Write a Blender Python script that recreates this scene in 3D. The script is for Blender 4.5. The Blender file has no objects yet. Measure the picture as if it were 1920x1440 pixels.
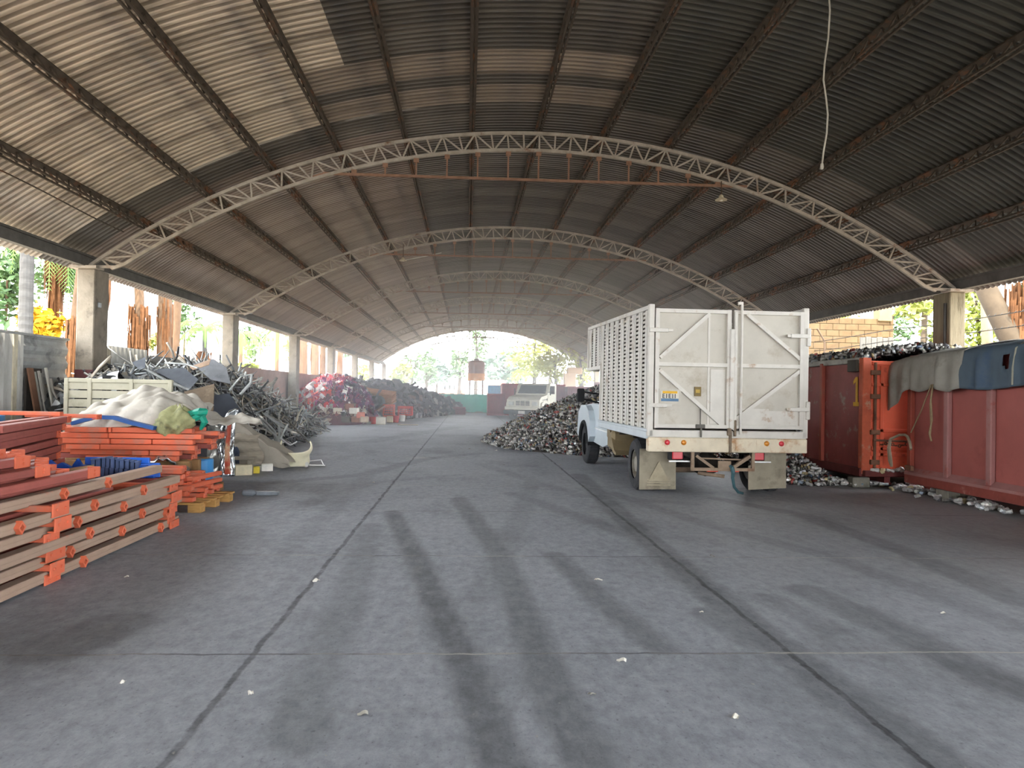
import bpy, math, random
import numpy as np
from mathutils import Vector, Matrix, Euler
R_ = random.Random(7)
S = bpy.context.scene
COL = S.collection
PI = math.pi

# ------------------------------------------------------------------ camera
CAMH, FPX = 1.5, 1407.35
YAW, PITCH, ROLL = 0.0594, 0.0120, 0.0178
_f = Vector((math.sin(YAW)*math.cos(PITCH), math.cos(YAW)*math.cos(PITCH), math.sin(PITCH)))
_r0 = Vector((math.cos(YAW), -math.sin(YAW), 0)); _u0 = _r0.cross(_f)
_r = _r0*math.cos(ROLL) + _u0*math.sin(ROLL); _u = _u0*math.cos(ROLL) - _r0*math.sin(ROLL)
cam_d = bpy.data.cameras.new('camera'); cam = bpy.data.objects.new('camera', cam_d); COL.objects.link(cam)
cam_d.sensor_fit = 'HORIZONTAL'; cam_d.sensor_width = 36.0; cam_d.lens = FPX/1920*36.0
cam_d.clip_start = 0.05; cam_d.clip_end = 600
cam.matrix_world = Matrix(((_r.x, _u.x, -_f.x, 0), (_r.y, _u.y, -_f.y, 0), (_r.z, _u.z, -_f.z, CAMH), (0, 0, 0, 1)))
S.camera = cam

# ------------------------------------------------------------------ world, sun, exposure
W = bpy.data.worlds.new('sky'); S.world = W; W.use_nodes = True
_bg = W.node_tree.nodes['Background']
_bg.inputs[0].default_value = (0.93, 0.97, 1.0, 1); _bg.inputs[1].default_value = 1.0
sd = bpy.data.lights.new('sun', 'SUN'); sd.energy = 1.0; sd.angle = math.radians(0.6); sd.color = (1.0, 0.9, 0.74)
sun = bpy.data.objects.new('sun', sd); COL.objects.link(sun)
sun.rotation_euler = Vector((0.12, 0.42, -0.90)).to_track_quat('-Z', 'Y').to_euler()
S.view_settings.view_transform = 'Standard'; S.view_settings.look = 'None'
S.view_settings.gamma = 1.0; S.view_settings.use_curve_mapping = False
S.view_settings.exposure = 4.05
S.cycles.max_bounces = 8; S.cycles.volume_bounces = 2; S.cycles.diffuse_bounces = 5; S.cycles.glossy_bounces = 3
S.cycles.transparent_max_bounces = 6; S.cycles.caustics_reflective = False; S.cycles.caustics_refractive = False
S.cycles.sample_clamp_indirect = 6

def ray(px, py): return _f + _r*((px-960)/FPX) - _u*((py-720)/FPX)
def at_z(px, py, z=0.0):
    d = ray(px, py); return Vector((0, 0, CAMH)) + d*((z-CAMH)/d.z)
def at_y(px, py, Y):
    d = ray(px, py); return Vector((0, 0, CAMH)) + d*(Y/d.y)
def at_x(px, py, X):
    d = ray(px, py); return Vector((0, 0, CAMH)) + d*(X/d.x)

# ------------------------------------------------------------------ object helpers
def tag(o, label=None, cat=None, group=None, kind=None):
    if label: o['label'] = label
    if cat: o['category'] = cat
    if group: o['group'] = group
    if kind: o['kind'] = kind
    return o
def thing(name, label, cat, loc=(0, 0, 0), rotz=0.0, group=None):
    o = bpy.data.objects.new(name, None); COL.objects.link(o)
    o.location = loc; o.rotation_euler = (0, 0, rotz); o.empty_display_size = 0.1
    return tag(o, label, cat, group)
def dup(root, loc, rot=None, label=None, group=None, scale=None):
    r = root.copy(); COL.objects.link(r); r.location = loc
    if rot is not None: r.rotation_euler = rot
    if scale is not None: r.scale = scale
    if label: r['label'] = label
    if group: r['group'] = group
    for ch in list(root.children):
        c = ch.copy(); COL.objects.link(c); c.parent = r
        for g in list(ch.children):
            d = g.copy(); COL.objects.link(d); d.parent = c
    return r
ORD = ['first', 'second', 'third', 'fourth', 'fifth', 'sixth', 'seventh', 'eighth', 'ninth', 'tenth', 'eleventh', 'twelfth', 'thirteenth', 'fourteenth', 'fifteenth', 'sixteenth']

class MB:
    """collects faces, builds ONE mesh object"""
    def __init__(self): self.v = []; self.f = []; self.m = []
    def add(self, vs, fs, mi=0):
        n = len(self.v); self.v += [tuple(p) for p in vs]
        self.f += [tuple(i+n for i in q) for q in fs]; self.m += [mi]*len(fs); return self
    def box(self, x0, x1, y0, y1, z0, z1, mi=0, M=None):
        vs = [Vector((x, y, z)) for z in (z0, z1) for y in (y0, y1) for x in (x0, x1)]
        if M: vs = [M @ p for p in vs]
        return self.add(vs, [(0, 2, 3, 1), (4, 5, 7, 6), (0, 1, 5, 4), (2, 6, 7, 3), (0, 4, 6, 2), (1, 3, 7, 5)], mi)
    def bbox(self, x0, x1, y0, y1, z0, z1, b=0.01, mi=0, M=None):
        """box with bevelled edges"""
        b = min(b, (x1-x0)*.45, (y1-y0)*.45, (z1-z0)*.45)
        vs = []; idx = {}
        for sx in (0, 1):
            for sy in (0, 1):
                for sz in (0, 1):
                    X, Y, Z = (x1 if sx else x0), (y1 if sy else y0), (z1 if sz else z0)
                    dx, dy, dz = (-b if sx else b), (-b if sy else b), (-b if sz else b)
                    for ax, p in ((0, (X, Y+dy, Z+dz)), (1, (X+dx, Y, Z+dz)), (2, (X+dx, Y+dy, Z))):
                        idx[(sx, sy, sz, ax)] = len(vs); vs.append(Vector(p))
        I = lambda *k: idx[k]
        fs = []
        for s in (0, 1):
            for ax in (0, 1, 2):
                c = [(0, 0), (1, 0), (1, 1), (0, 1)]
                q = []
                for a, b2 in c:
                    k = [a, b2]; k.insert(ax, s); q.append(I(*k, ax))
                fs.append(q)
        for ax in (0, 1, 2):
            o = [i for i in (0, 1, 2) if i != ax]
            for a in (0, 1):
                for b2 in (0, 1):
                    k0 = [0, 0, 0]; k0[o[0]] = a; k0[o[1]] = b2
                    k1 = list(k0); k1[ax] = 1
                    fs.append([I(*k0, o[0]), I(*k1, o[0]), I(*k1, o[1]), I(*k0, o[1])])
        for sx in (0, 1):
            for sy in (0, 1):
                for sz in (0, 1): fs.append([I(sx, sy, sz, 0), I(sx, sy, sz, 1), I(sx, sy, sz, 2)])
        if M: vs = [M @ p for p in vs]
        return self.add(vs, fs, mi)
    def bar(self, p, q, w, h=None, up=(0, 0, 1), mi=0):
        p, q = Vector(p), Vector(q); h = h or w
        d = (q-p).normalized(); u = Vector(up)
        if abs(d.dot(u)) > .98: u = Vector((1, 0, 0)) if abs(d.x) < .9 else Vector((0, 1, 0))
        s = d.cross(u).normalized(); u = s.cross(d).normalized()
        vs = [e + s*(a*w/2) + u*(b*h/2) for e in (p, q) for a, b in ((-1, -1), (1, -1), (1, 1), (-1, 1))]
        return self.add(vs, [(3, 2, 1, 0), (4, 5, 6, 7), (0, 1, 5, 4), (1, 2, 6, 5), (2, 3, 7, 6), (3, 0, 4, 7)], mi)
    def tube(self, pts, r, n=6, mi=0, caps=True, flat=1.0):
        pts = [Vector(p) for p in pts]; vs = []; u = None
        rr = r if isinstance(r, (list, tuple)) else [r]*len(pts)
        for i, p in enumerate(pts):
            d = (pts[min(i+1, len(pts)-1)] - pts[max(i-1, 0)])
            d = d.normalized() if d.length > 1e-9 else Vector((0, 0, 1))
            if u is None:
                u = Vector((0, 0, 1)) if abs(d.z) < .9 else Vector((0, 1, 0))
            s = d.cross(u)
            if s.length < 1e-6: s = d.cross(Vector((0.3, 1, 0.2)))
            s.normalize(); u = s.cross(d).normalized()
            for k in range(n):
                a = 2*PI*(k+.5)/n
                vs.append(p + s*(math.cos(a)*rr[i]) + u*(math.sin(a)*rr[i]*flat))
        fs = []
        for i in range(len(pts)-1):
            for k in range(n):
                a, b = i*n+k, i*n+(k+1) % n
                fs.append((a, b, b+n, a+n))
        if caps: fs += [tuple(range(n-1, -1, -1)), tuple(range((len(pts)-1)*n, len(pts)*n))]
        return self.add(vs, fs, mi)
    def lathe(self, prof, n=20, M=None, mi=0, caps=True):
        """profile of (r, z) about z"""
        vs = [Vector((r*math.cos(2*PI*k/n), r*math.sin(2*PI*k/n), z)) for r, z in prof for k in range(n)]
        if M: vs = [M @ p for p in vs]
        fs = []
        for i in range(len(prof)-1):
            for k in range(n):
                a, b = i*n+k, i*n+(k+1) % n; fs.append((a, b, b+n, a+n))
        if caps: fs += [tuple(range(n-1, -1, -1)), tuple(range((len(prof)-1)*n, len(prof)*n))]
        return self.add(vs, fs, mi)
    def prism(self, poly, a0, a1, axis='x', mi=0, M=None):
        """poly in the two other axes, extruded along axis"""
        def P(a, p):
            return Vector((a, p[0], p[1])) if axis == 'x' else Vector((p[0], a, p[1])) if axis == 'y' else Vector((p[0], p[1], a))
        n = len(poly); vs = [P(a0, p) for p in poly] + [P(a1, p) for p in poly]
        if M: vs = [M @ p for p in vs]
        return self.add(vs, [tuple(range(n-1, -1, -1)), tuple(range(n, 2*n))] + [(i, (i+1) % n, n+(i+1) % n, n+i) for i in range(n)], mi)
    def grid(self, fn, nu, nv, mi=0):
        vs = [fn(i/nu, j/nv) for j in range(nv+1) for i in range(nu+1)]
        return self.add(vs, [(j*(nu+1)+i, j*(nu+1)+i+1, (j+1)*(nu+1)+i+1, (j+1)*(nu+1)+i) for j in range(nv) for i in range(nu)], mi)
    def build(self, name, mats, parent=None, loc=None, rot=None, smooth=False):
        me = bpy.data.meshes.new(name); me.from_pydata(self.v, [], self.f)
        mats = mats if isinstance(mats, (list, tuple)) else [mats]
        for m in mats: me.materials.append(m)
        if len(mats) > 1: me.polygons.foreach_set('material_index', self.m)
        if smooth: me.polygons.foreach_set('use_smooth', [True]*len(self.f))
        me.update()
        o = bpy.data.objects.new(name, me); COL.objects.link(o)
        if parent: o.parent = parent
        if loc is not None: o.location = loc
        if rot is not None: o.rotation_euler = rot
        return o
def solidify(o, t):
    m = o.modifiers.new('thick', 'SOLIDIFY'); m.thickness = t; m.offset = 0; return o

# ------------------------------------------------------------------ materials
def lin(h):
    if isinstance(h, tuple): return h
    c = [int(h[i:i+2], 16)/255 for i in (0, 2, 4)]
    return tuple(x/12.92 if x <= .04045 else ((x+.055)/1.055)**2.4 for x in c)
MATS = {}
def pm(name, col, rough=.65, metal=0.0, var=.25, scale=6.0, dirt=None, dscale=3.0, damt=.5, bump=0.0, bscale=40.0, coord='Object', stretch=(1, 1, 1), rnd=0.0, spec=.3):
    """procedural paint/metal/stone: noise in value, patches of dirt or rust, fine bump"""
    if name in MATS: return MATS[name]
    m = bpy.data.materials.new(name); m.use_nodes = True; nt = m.node_tree; N = nt.nodes; L = nt.links
    b = N['Principled BSDF']; b.inputs['Roughness'].default_value = rough; b.inputs['Metallic'].default_value = metal
    b.inputs['Specular IOR Level'].default_value = spec
    tc = N.new('ShaderNodeTexCoord'); mp = N.new('ShaderNodeMapping'); mp.inputs['Scale'].default_value = stretch
    L.new(tc.outputs[coord], mp.inputs['Vector'])
    n1 = N.new('ShaderNodeTexNoise'); n1.inputs['Scale'].default_value = scale; n1.inputs['Detail'].default_value = 6; n1.inputs['Roughness'].default_value = .65
    L.new(mp.outputs[0], n1.inputs['Vector'])
    c = lin(col)
    rp = N.new('ShaderNodeValToRGB'); e = rp.color_ramp.elements
    e[0].position = .3; e[1].position = .72
    e[0].color = tuple(x*(1-var) for x in c)+(1,); e[1].color = tuple(min(1, x*(1+var*.6)) for x in c)+(1,)
    L.new(n1.outputs['Fac'], rp.inputs['Fac']); out = rp.outputs['Color']
    if dirt:
        n2 = N.new('ShaderNodeTexNoise'); n2.inputs['Scale'].default_value = dscale; n2.inputs['Detail'].default_value = 8; n2.inputs['Roughness'].default_value = .7
        mp2 = N.new('ShaderNodeMapping'); mp2.inputs['Scale'].default_value = stretch; mp2.inputs['Location'].default_value = (3.1, 1.7, 5.3)
        L.new(tc.outputs[coord], mp2.inputs['Vector']); L.new(mp2.outputs[0], n2.inputs['Vector'])
        r2 = N.new('ShaderNodeValToRGB'); e2 = r2.color_ramp.elements
        t = .72-.34*damt; e2[0].position = t; e2[1].position = min(1, t+.14); e2[0].color = (0, 0, 0, 1); e2[1].color = (1, 1, 1, 1)
        L.new(n2.outputs['Fac'], r2.inputs['Fac'])
        mx = N.new('ShaderNodeMix'); mx.data_type = 'RGBA'
        L.new(r2.outputs['Color'], mx.inputs['Factor']); L.new(out, mx.inputs['A']); mx.inputs['B'].default_value = lin(dirt)+(1,)
        out = mx.outputs['Result']
    if rnd:
        oi = N.new('ShaderNodeObjectInfo'); hs = N.new('ShaderNodeHueSaturation')
        mr = N.new('ShaderNodeMapRange'); mr.inputs['To Min'].default_value = 1-rnd; mr.inputs['To Max'].default_value = 1+rnd
        L.new(oi.outputs['Random'], mr.inputs['Value']); L.new(mr.outputs[0], hs.inputs['Value']); L.new(out, hs.inputs['Color']); out = hs.outputs['Color']
    L.new(out, b.inputs['Base Color'])
    if bump:
        n3 = N.new('ShaderNodeTexNoise'); n3.inputs['Scale'].default_value = bscale; n3.inputs['Detail'].default_value = 4
        L.new(mp.outputs[0], n3.inputs['Vector'])
        bp = N.new('ShaderNodeBump'); bp.inputs['Strength'].default_value = bump; bp.inputs['Distance'].default_value = .02
        L.new(n3.outputs['Fac'], bp.inputs['Height']); L.new(bp.outputs[0], b.inputs['Normal'])
    MATS[name] = m; return m
def attr_mat(name, attr='col', rough=.5, metal=0.0):
    m = bpy.data.materials.new(name); m.use_nodes = True; N = m.node_tree.nodes; b = N['Principled BSDF']
    a = N.new('ShaderNodeAttribute'); a.attribute_name = attr
    m.node_tree.links.new(a.outputs['Color'], b.inputs['Base Color']); b.inputs['Roughness'].default_value = rough; b.inputs['Metallic'].default_value = metal
    b.inputs['Specular IOR Level'].default_value = .3
    MATS[name] = m; return m
def palette_mat(name, cols, rough=.45, metal=.5):
    """one colour of the palette per object, by the object's own random number"""
    m = bpy.data.materials.new(name); m.use_nodes = True; N = m.node_tree.nodes; L = m.node_tree.links; b = N['Principled BSDF']
    oi = N.new('ShaderNodeObjectInfo'); rp = N.new('ShaderNodeValToRGB'); rp.color_ramp.interpolation = 'CONSTANT'
    e = rp.color_ramp.elements
    while len(e) < len(cols): e.new(0.5)
    for i, c in enumerate(cols): e[i].position = i/len(cols); e[i].color = lin(c)+(1,)
    L.new(oi.outputs['Random'], rp.inputs['Fac']); L.new(rp.outputs['Color'], b.inputs['Base Color'])
    b.inputs['Roughness'].default_value = rough; b.inputs['Metallic'].default_value = metal
    MATS[name] = m; return m
def vcol(o, cols):
    """per-face colours as a corner-free face attribute"""
    a = o.data.attributes.new('col', 'FLOAT_COLOR', 'FACE')
    a.data.foreach_set('color', np.asarray(cols, dtype=np.float32).ravel())

class Mass:
    """a great many small loose pieces as one mesh with a colour per piece (numpy)"""
    def __init__(self): self.V = []; self.F = []; self.C = []; self.n = 0
    def put(self, v, f, M, c):
        self.V.append(v @ np.array(M.to_3x3()).T + np.array(M.translation)); self.F.append(f + self.n); self.n += len(v)
        self.C.append(np.tile(np.array(tuple(c)+(1,)), (len(f), 1)))
    def build(self, name, mat, parent=None):
        v = np.concatenate(self.V); f = np.concatenate(self.F); c = np.concatenate(self.C)
        me = bpy.data.meshes.new(name); me.vertices.add(len(v)); me.vertices.foreach_set('co', v.astype(np.float32).ravel())
        k = f.shape[1]; me.loops.add(f.size); me.loops.foreach_set('vertex_index', f.astype(np.int32).ravel())
        me.polygons.add(len(f)); me.polygons.foreach_set('loop_start', np.arange(0, f.size, k, dtype=np.int32)); me.update(calc_edges=True)
        me.materials.append(mat)
        o = bpy.data.objects.new(name, me); COL.objects.link(o); vcol(o, c)
        if parent: o.parent = parent
        return o
def rrot(): return Euler((R_.uniform(0, 6.3), R_.uniform(0, 6.3), R_.uniform(0, 6.3))).to_matrix().to_4x4()
def TRS(p, Rm, s):
    sc = Matrix.Diagonal((s, s, s, 1)) if not isinstance(s, (tuple, list)) else Matrix.Diagonal(tuple(s)+(1,))
    return Matrix.Translation(p) @ Rm @ sc

m_chord = pm('truss_steel', 'a0978c', .7, .3, .3, 5, dirt='6e4a35', damt=.45)
m_tie = pm('rusty_tie_steel', '8a6a58', .75, .2, .3, 6)
m_purlin = pm('purlin_steel', '4c443d', .8, .2, .35, 4, dirt='7a4f34', dscale=1.2, damt=.55)
m_conc = pm('column_concrete', '82796c', .9, 0, .22, 4, dirt='5d564d', dscale=2.5, damt=.5, bump=.3, bscale=30)
m_concd = pm('column_concrete_dark', '7d745f', .9, 0, .3, 3, dirt='59513f', dscale=4, damt=.6, bump=.3, bscale=30, stretch=(3, 3, .4))
# ================================================================== HALL
XL, XR, ZE, ZA = -7.28, 9.95, 3.74, 6.64
XC = (XL+XR)/2; HALF = (XR-XL)/2
RAD = (HALF**2+(ZA-ZE)**2)/(2*(ZA-ZE)); ZC = ZA-RAD; AH = math.asin(HALF/RAD)
Y0, BAY = 14.735, 8.5
YB, YF = -22.0, Y0+6*BAY+0.35
def arc(a, r): return Vector((XC+r*math.sin(a), 0, ZC+r*math.cos(a)))

# ---- floor: one slab with joints, tyre marks and soot (marks are stored where they lie on the slab)
def poly_dist(P, pts, w):
    """mark strength 0..1 of a band along a polyline; w = half widths"""
    best = np.zeros(len(P))
    for (a, b, wa, wb) in zip(pts[:-1], pts[1:], w[:-1], w[1:]):
        a = np.array(a[:2]); b = np.array(b[:2]); d = b-a; L2 = d@d
        t = np.clip(((P-a)@d)/L2, 0, 1); q = a+t[:, None]*d
        dist = np.hypot(*(P-q).T); ww = wa+(wb-wa)*t
        best = np.maximum(best, np.clip((ww-dist)/.07+.5, 0, 1))
    return best
ys = [0.8]
while ys[-1] < 20: ys.append(ys[-1]+max(.035, .0075*ys[-1]))
while ys[-1] < 75: ys.append(ys[-1]+.03*ys[-1])
ys = [-9, -4, -1.5, 0] + ys
xs = np.concatenate([[-9.0, -8.4], np.arange(-7.6, 10.4, .055), [10.8, 11.4]])
gx, gy = np.meshgrid(xs, np.array(ys)); P = np.stack([gx.ravel(), gy.ravel()], 1)
bands = [   # tyre tracks, read off the slab
    ([(735, 960), (780, 1045), (862, 1225), (925, 1390), (950, 1440)], .105, .9),
    ([(860, 935), (930, 1030), (985, 1160), (1035, 1290), (1110, 1440)], .12, .75),
    ([(695, 985), (655, 1130), (595, 1240), (560, 1390)], .14, .45),
    ([(640, 1180), (615, 1260)], .08, .3),
    ([(1040, 1040), (1130, 1130), (1240, 1215)], .11, .7),
    ([(1085, 890), (1200, 1000), (1330, 1110), (1450, 1205), (1560, 1290), (1660, 1360), (1770, 1440)], .15, .75),
    ([(1330, 1150), (1430, 1210)], .14, .6),
    ([(1510, 1105), (1650, 1170), (1800, 1240), (1920, 1300)], .16, .6),
    ([(1440, 1120), (1560, 1180)], .12, .4),
    ([(1345, 935), (1500, 965), (1700, 1035), (1920, 1130)], .15, .55),
    ([(1150, 925), (1330, 985), (1560, 1045), (1920, 1180)], .13, .4),
    ([(960, 925), (1060, 960), (1200, 1010)], .14, .45),
    ([(520, 905), (680, 890), (800, 860), (900, 850)], .18, .4),
    ([(560, 950), (700, 905), (860, 890)], .14, .3),
    ([(480, 830), (680, 830), (860, 800)], .35, .35),
    ([(100, 1215), (220, 1170)], .25, .5),
    ([(1000, 900), (960, 1000), (900, 1120)], .13, .3),
    ([(700, 880), (620, 960), (560, 1010)], .13, .25),
    ([(1380, 1240), (1590, 1400)], .2, .3),
    ([(900, 870), (1090, 930), (1300, 945)], .14, .3),
]
mark = np.zeros(len(P))
for px, w, s in bands:
    pts = [at_z(*q) for q in px]
    mark = np.maximum(mark, s*poly_dist(P, pts, [w]*len(pts)))
crack = np.zeros(len(P))
for px in [[(325, 1045), (262, 1100), (285, 1125), (268, 1148), (205, 1172), (125, 1222)], [(785, 1060), (768, 1100), (770, 1150), (765, 1190), (745, 1220)],
           [(890, 1335), (905, 1385), (870, 1440)], [(640, 1335), (790, 1330), (890, 1345)], [(1240, 1215), (1260, 1240)]]:
    pts = [at_z(*q) for q in px]
    crack = np.maximum(crack, poly_dist(P, pts, [-.02]*len(pts)))
me = bpy.data.meshes.new('floor'); nx, ny = len(xs), len(ys)
me.vertices.add(nx*ny); me.vertices.foreach_set('co', np.stack([gx.ravel(), gy.ravel(), np.zeros(nx*ny)], 1).astype(np.float32).ravel())
i, j = np.meshgrid(np.arange(nx-1), np.arange(ny-1)); a = (j*nx+i).ravel()
fc = np.stack([a, a+1, a+nx+1, a+nx], 1).astype(np.int32)
me.loops.add(fc.size); me.loops.foreach_set('vertex_index', fc.ravel()); me.polygons.add(len(fc))
me.polygons.foreach_set('loop_start', np.arange(0, fc.size, 4, dtype=np.int32)); me.update(calc_edges=True)
for nm, arr in (('mark', mark), ('crack', crack)):
    at = me.attributes.new(nm, 'FLOAT', 'POINT'); at.data.foreach_set('value', arr.astype(np.float32))
floor = bpy.data.objects.new('floor', me); COL.objects.link(floor); tag(floor, 'dark sooty concrete slab floor with joints and tyre marks', 'floor', kind='structure')
def floor_mat():
    m = bpy.data.materials.new('floor_concrete'); m.use_nodes = True; N = m.node_tree.nodes; L = m.node_tree.links; b = N['Principled BSDF']
    g = N.new('ShaderNodeNewGeometry')
    def noise(scale, det=6, rough=.6, st=(1, 1, 1)):
        mp = N.new('ShaderNodeMapping'); mp.inputs['Scale'].default_value = st; L.new(g.outputs['Position'], mp.inputs['Vector'])
        n = N.new('ShaderNodeTexNoise'); n.inputs['Scale'].default_value = scale; n.inputs['Detail'].default_value = det; n.inputs['Roughness'].default_value = rough
        L.new(mp.outputs[0], n.inputs['Vector']); return n.outputs['Fac']
    def math_(op, a, b=None, c=None):
        n = N.new('ShaderNodeMath'); n.operation = op
        for k, x in enumerate((a, b, c)):
            if x is None: continue
            if isinstance(x, (int, float)): n.inputs[k].default_value = x
            else: L.new(x, n.inputs[k])
        return n.outputs[0]
    def ramp(f, p0, p1, c0, c1):
        r = N.new('ShaderNodeValToRGB'); e = r.color_ramp.elements; e[0].position = p0; e[1].position = p1; e[0].color = c0+(1,); e[1].color = c1+(1,)
        L.new(f, r.inputs['Fac']); return r.outputs['Color']
    def mix(f, A, B):
        n = N.new('ShaderNodeMix'); n.data_type = 'RGBA'
        if isinstance(f, (int, float)): n.inputs['Factor'].default_value = f
        else: L.new(f, n.inputs['Factor'])
        for s, x in (('A', A), ('B', B)):
            if isinstance(x, tuple): n.inputs[s].default_value = x+(1,)
            else: L.new(x, n.inputs[s])
        return n.outputs['Result']
    base = ramp(noise(.45, 8, .65), .3, .7, lin('888c94'), lin('abaeb6'))
    fine = ramp(noise(12, 9, .8, (1, .6, 1)), .3, .75, lin('585b62'), lin('c6c9d0'))
    col = mix(.5, base, fine)
    # warm dusty strip along the right-hand side
    sep = N.new('ShaderNodeSeparateXYZ'); L.new(g.outputs['Position'], sep.inputs[0])
    mr = N.new('ShaderNodeMapRange'); mr.inputs['From Min'].default_value = 1.5; mr.inputs['From Max'].default_value = 6.5; L.new(sep.outputs['X'], mr.inputs['Value'])
    col = mix(math_('MULTIPLY', mr.outputs[0], math_('MULTIPLY', noise(.7), .9)), col, lin('8f8b82'))
    # soot blotches
    soot = N.new('ShaderNodeMapRange'); soot.inputs['From Min'].default_value = .5; soot.inputs['From Max'].default_value = .72; L.new(noise(.8, 9, .75, (1, .45, 1)), soot.inputs['Value'])
    col = mix(math_('MULTIPLY', soot.outputs[0], .5), col, lin('4a4b50'))
    am = N.new('ShaderNodeAttribute'); am.attribute_name = 'mark'
    mk = math_('MULTIPLY', am.outputs['Fac'], math_('MULTIPLY_ADD', noise(5, 8, .8, (1, .5, 1)), 1.2, -.02))
    col = mix(mk, col, lin('37383d'))
    ac = N.new('ShaderNodeAttribute'); ac.attribute_name = 'crack'
    wob = math_('MULTIPLY_ADD', noise(2.5, 5), .07, -.035); wob2 = math_('MULTIPLY_ADD', noise(14, 4), .03, -.015); wo = math_('ADD', wob, wob2)
    def joint(coord, off, per, w):
        v = math_('ADD', coord, wo); v = math_('SUBTRACT', v, off-per*40.5); v = math_('MODULO', v, per); v = math_('ABSOLUTE', math_('SUBTRACT', v, per/2))
        n = N.new('ShaderNodeMapRange'); n.inputs['From Min'].default_value = w; n.inputs['From Max'].default_value = w*.45; L.new(v, n.inputs['Value']); return n.outputs[0]
    jl = joint(sep.outputs['X'], -1.175, 3.093, .026); jt = joint(sep.outputs['Y'], 4.33, 2.577, .016)
    inner = math_('MULTIPLY', math_('GREATER_THAN', sep.outputs['X'], -2.6), math_('LESS_THAN', sep.outputs['X'], 3.4))
    jl = math_('MULTIPLY', math_('MULTIPLY', jl, inner), math_('MULTIPLY_ADD', noise(5, 6, .7), 2.2, -.35))
    col = mix(math_('MULTIPLY', jl, .8), col, lin('323236'))
    pale = ramp(noise(1.1, 4), .42, .58, lin('48484b'), lin('b5b0a8'))
    col = mix(math_('MULTIPLY', jt, .75), col, pale)
    col = mix(math_('MULTIPLY', ac.outputs['Fac'], math_('MULTIPLY', noise(8), 1.2)), col, lin('a9a49b'))
    pit = N.new('ShaderNodeMapRange'); pit.inputs['From Min'].default_value = .58; pit.inputs['From Max'].default_value = .7; L.new(noise(38, 5, .7, (1, .7, 1)), pit.inputs['Value'])
    col = mix(math_('MULTIPLY', pit.outputs[0], .55), col, lin('45474c'))
    # small pale specks of litter dust
    sp = N.new('ShaderNodeMapRange'); sp.inputs['From Min'].default_value = .735; sp.inputs['From Max'].default_value = .78; L.new(noise(26, 2, .4), sp.inputs['Value'])
    col = mix(math_('MULTIPLY', sp.outputs[0], .6), col, lin('a8a49c'))
    L.new(col, b.inputs['Base Color']); b.inputs['Roughness'].default_value = .62; b.inputs['Specular IOR Level'].default_value = .32
    bp = N.new('ShaderNodeBump'); bp.inputs['Strength'].default_value = .35; bp.inputs['Distance'].default_value = .015
    hgt = math_('SUBTRACT', math_('MULTIPLY', noise(22, 8, .75), .5), math_('MULTIPLY', jl, .8)); L.new(hgt, bp.inputs['Height']); L.new(bp.outputs[0], b.inputs['Normal'])
    return m
me.materials.append(floor_mat())
g = MB(); g.box(-90, 90, -60, 190, -.25, -.03)
tag(g.build('ground', pm('yard_earth', '9a8e7a', .95, 0, .25, .4)), 'pale dusty yard outside the hall', 'ground', kind='structure')

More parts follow.
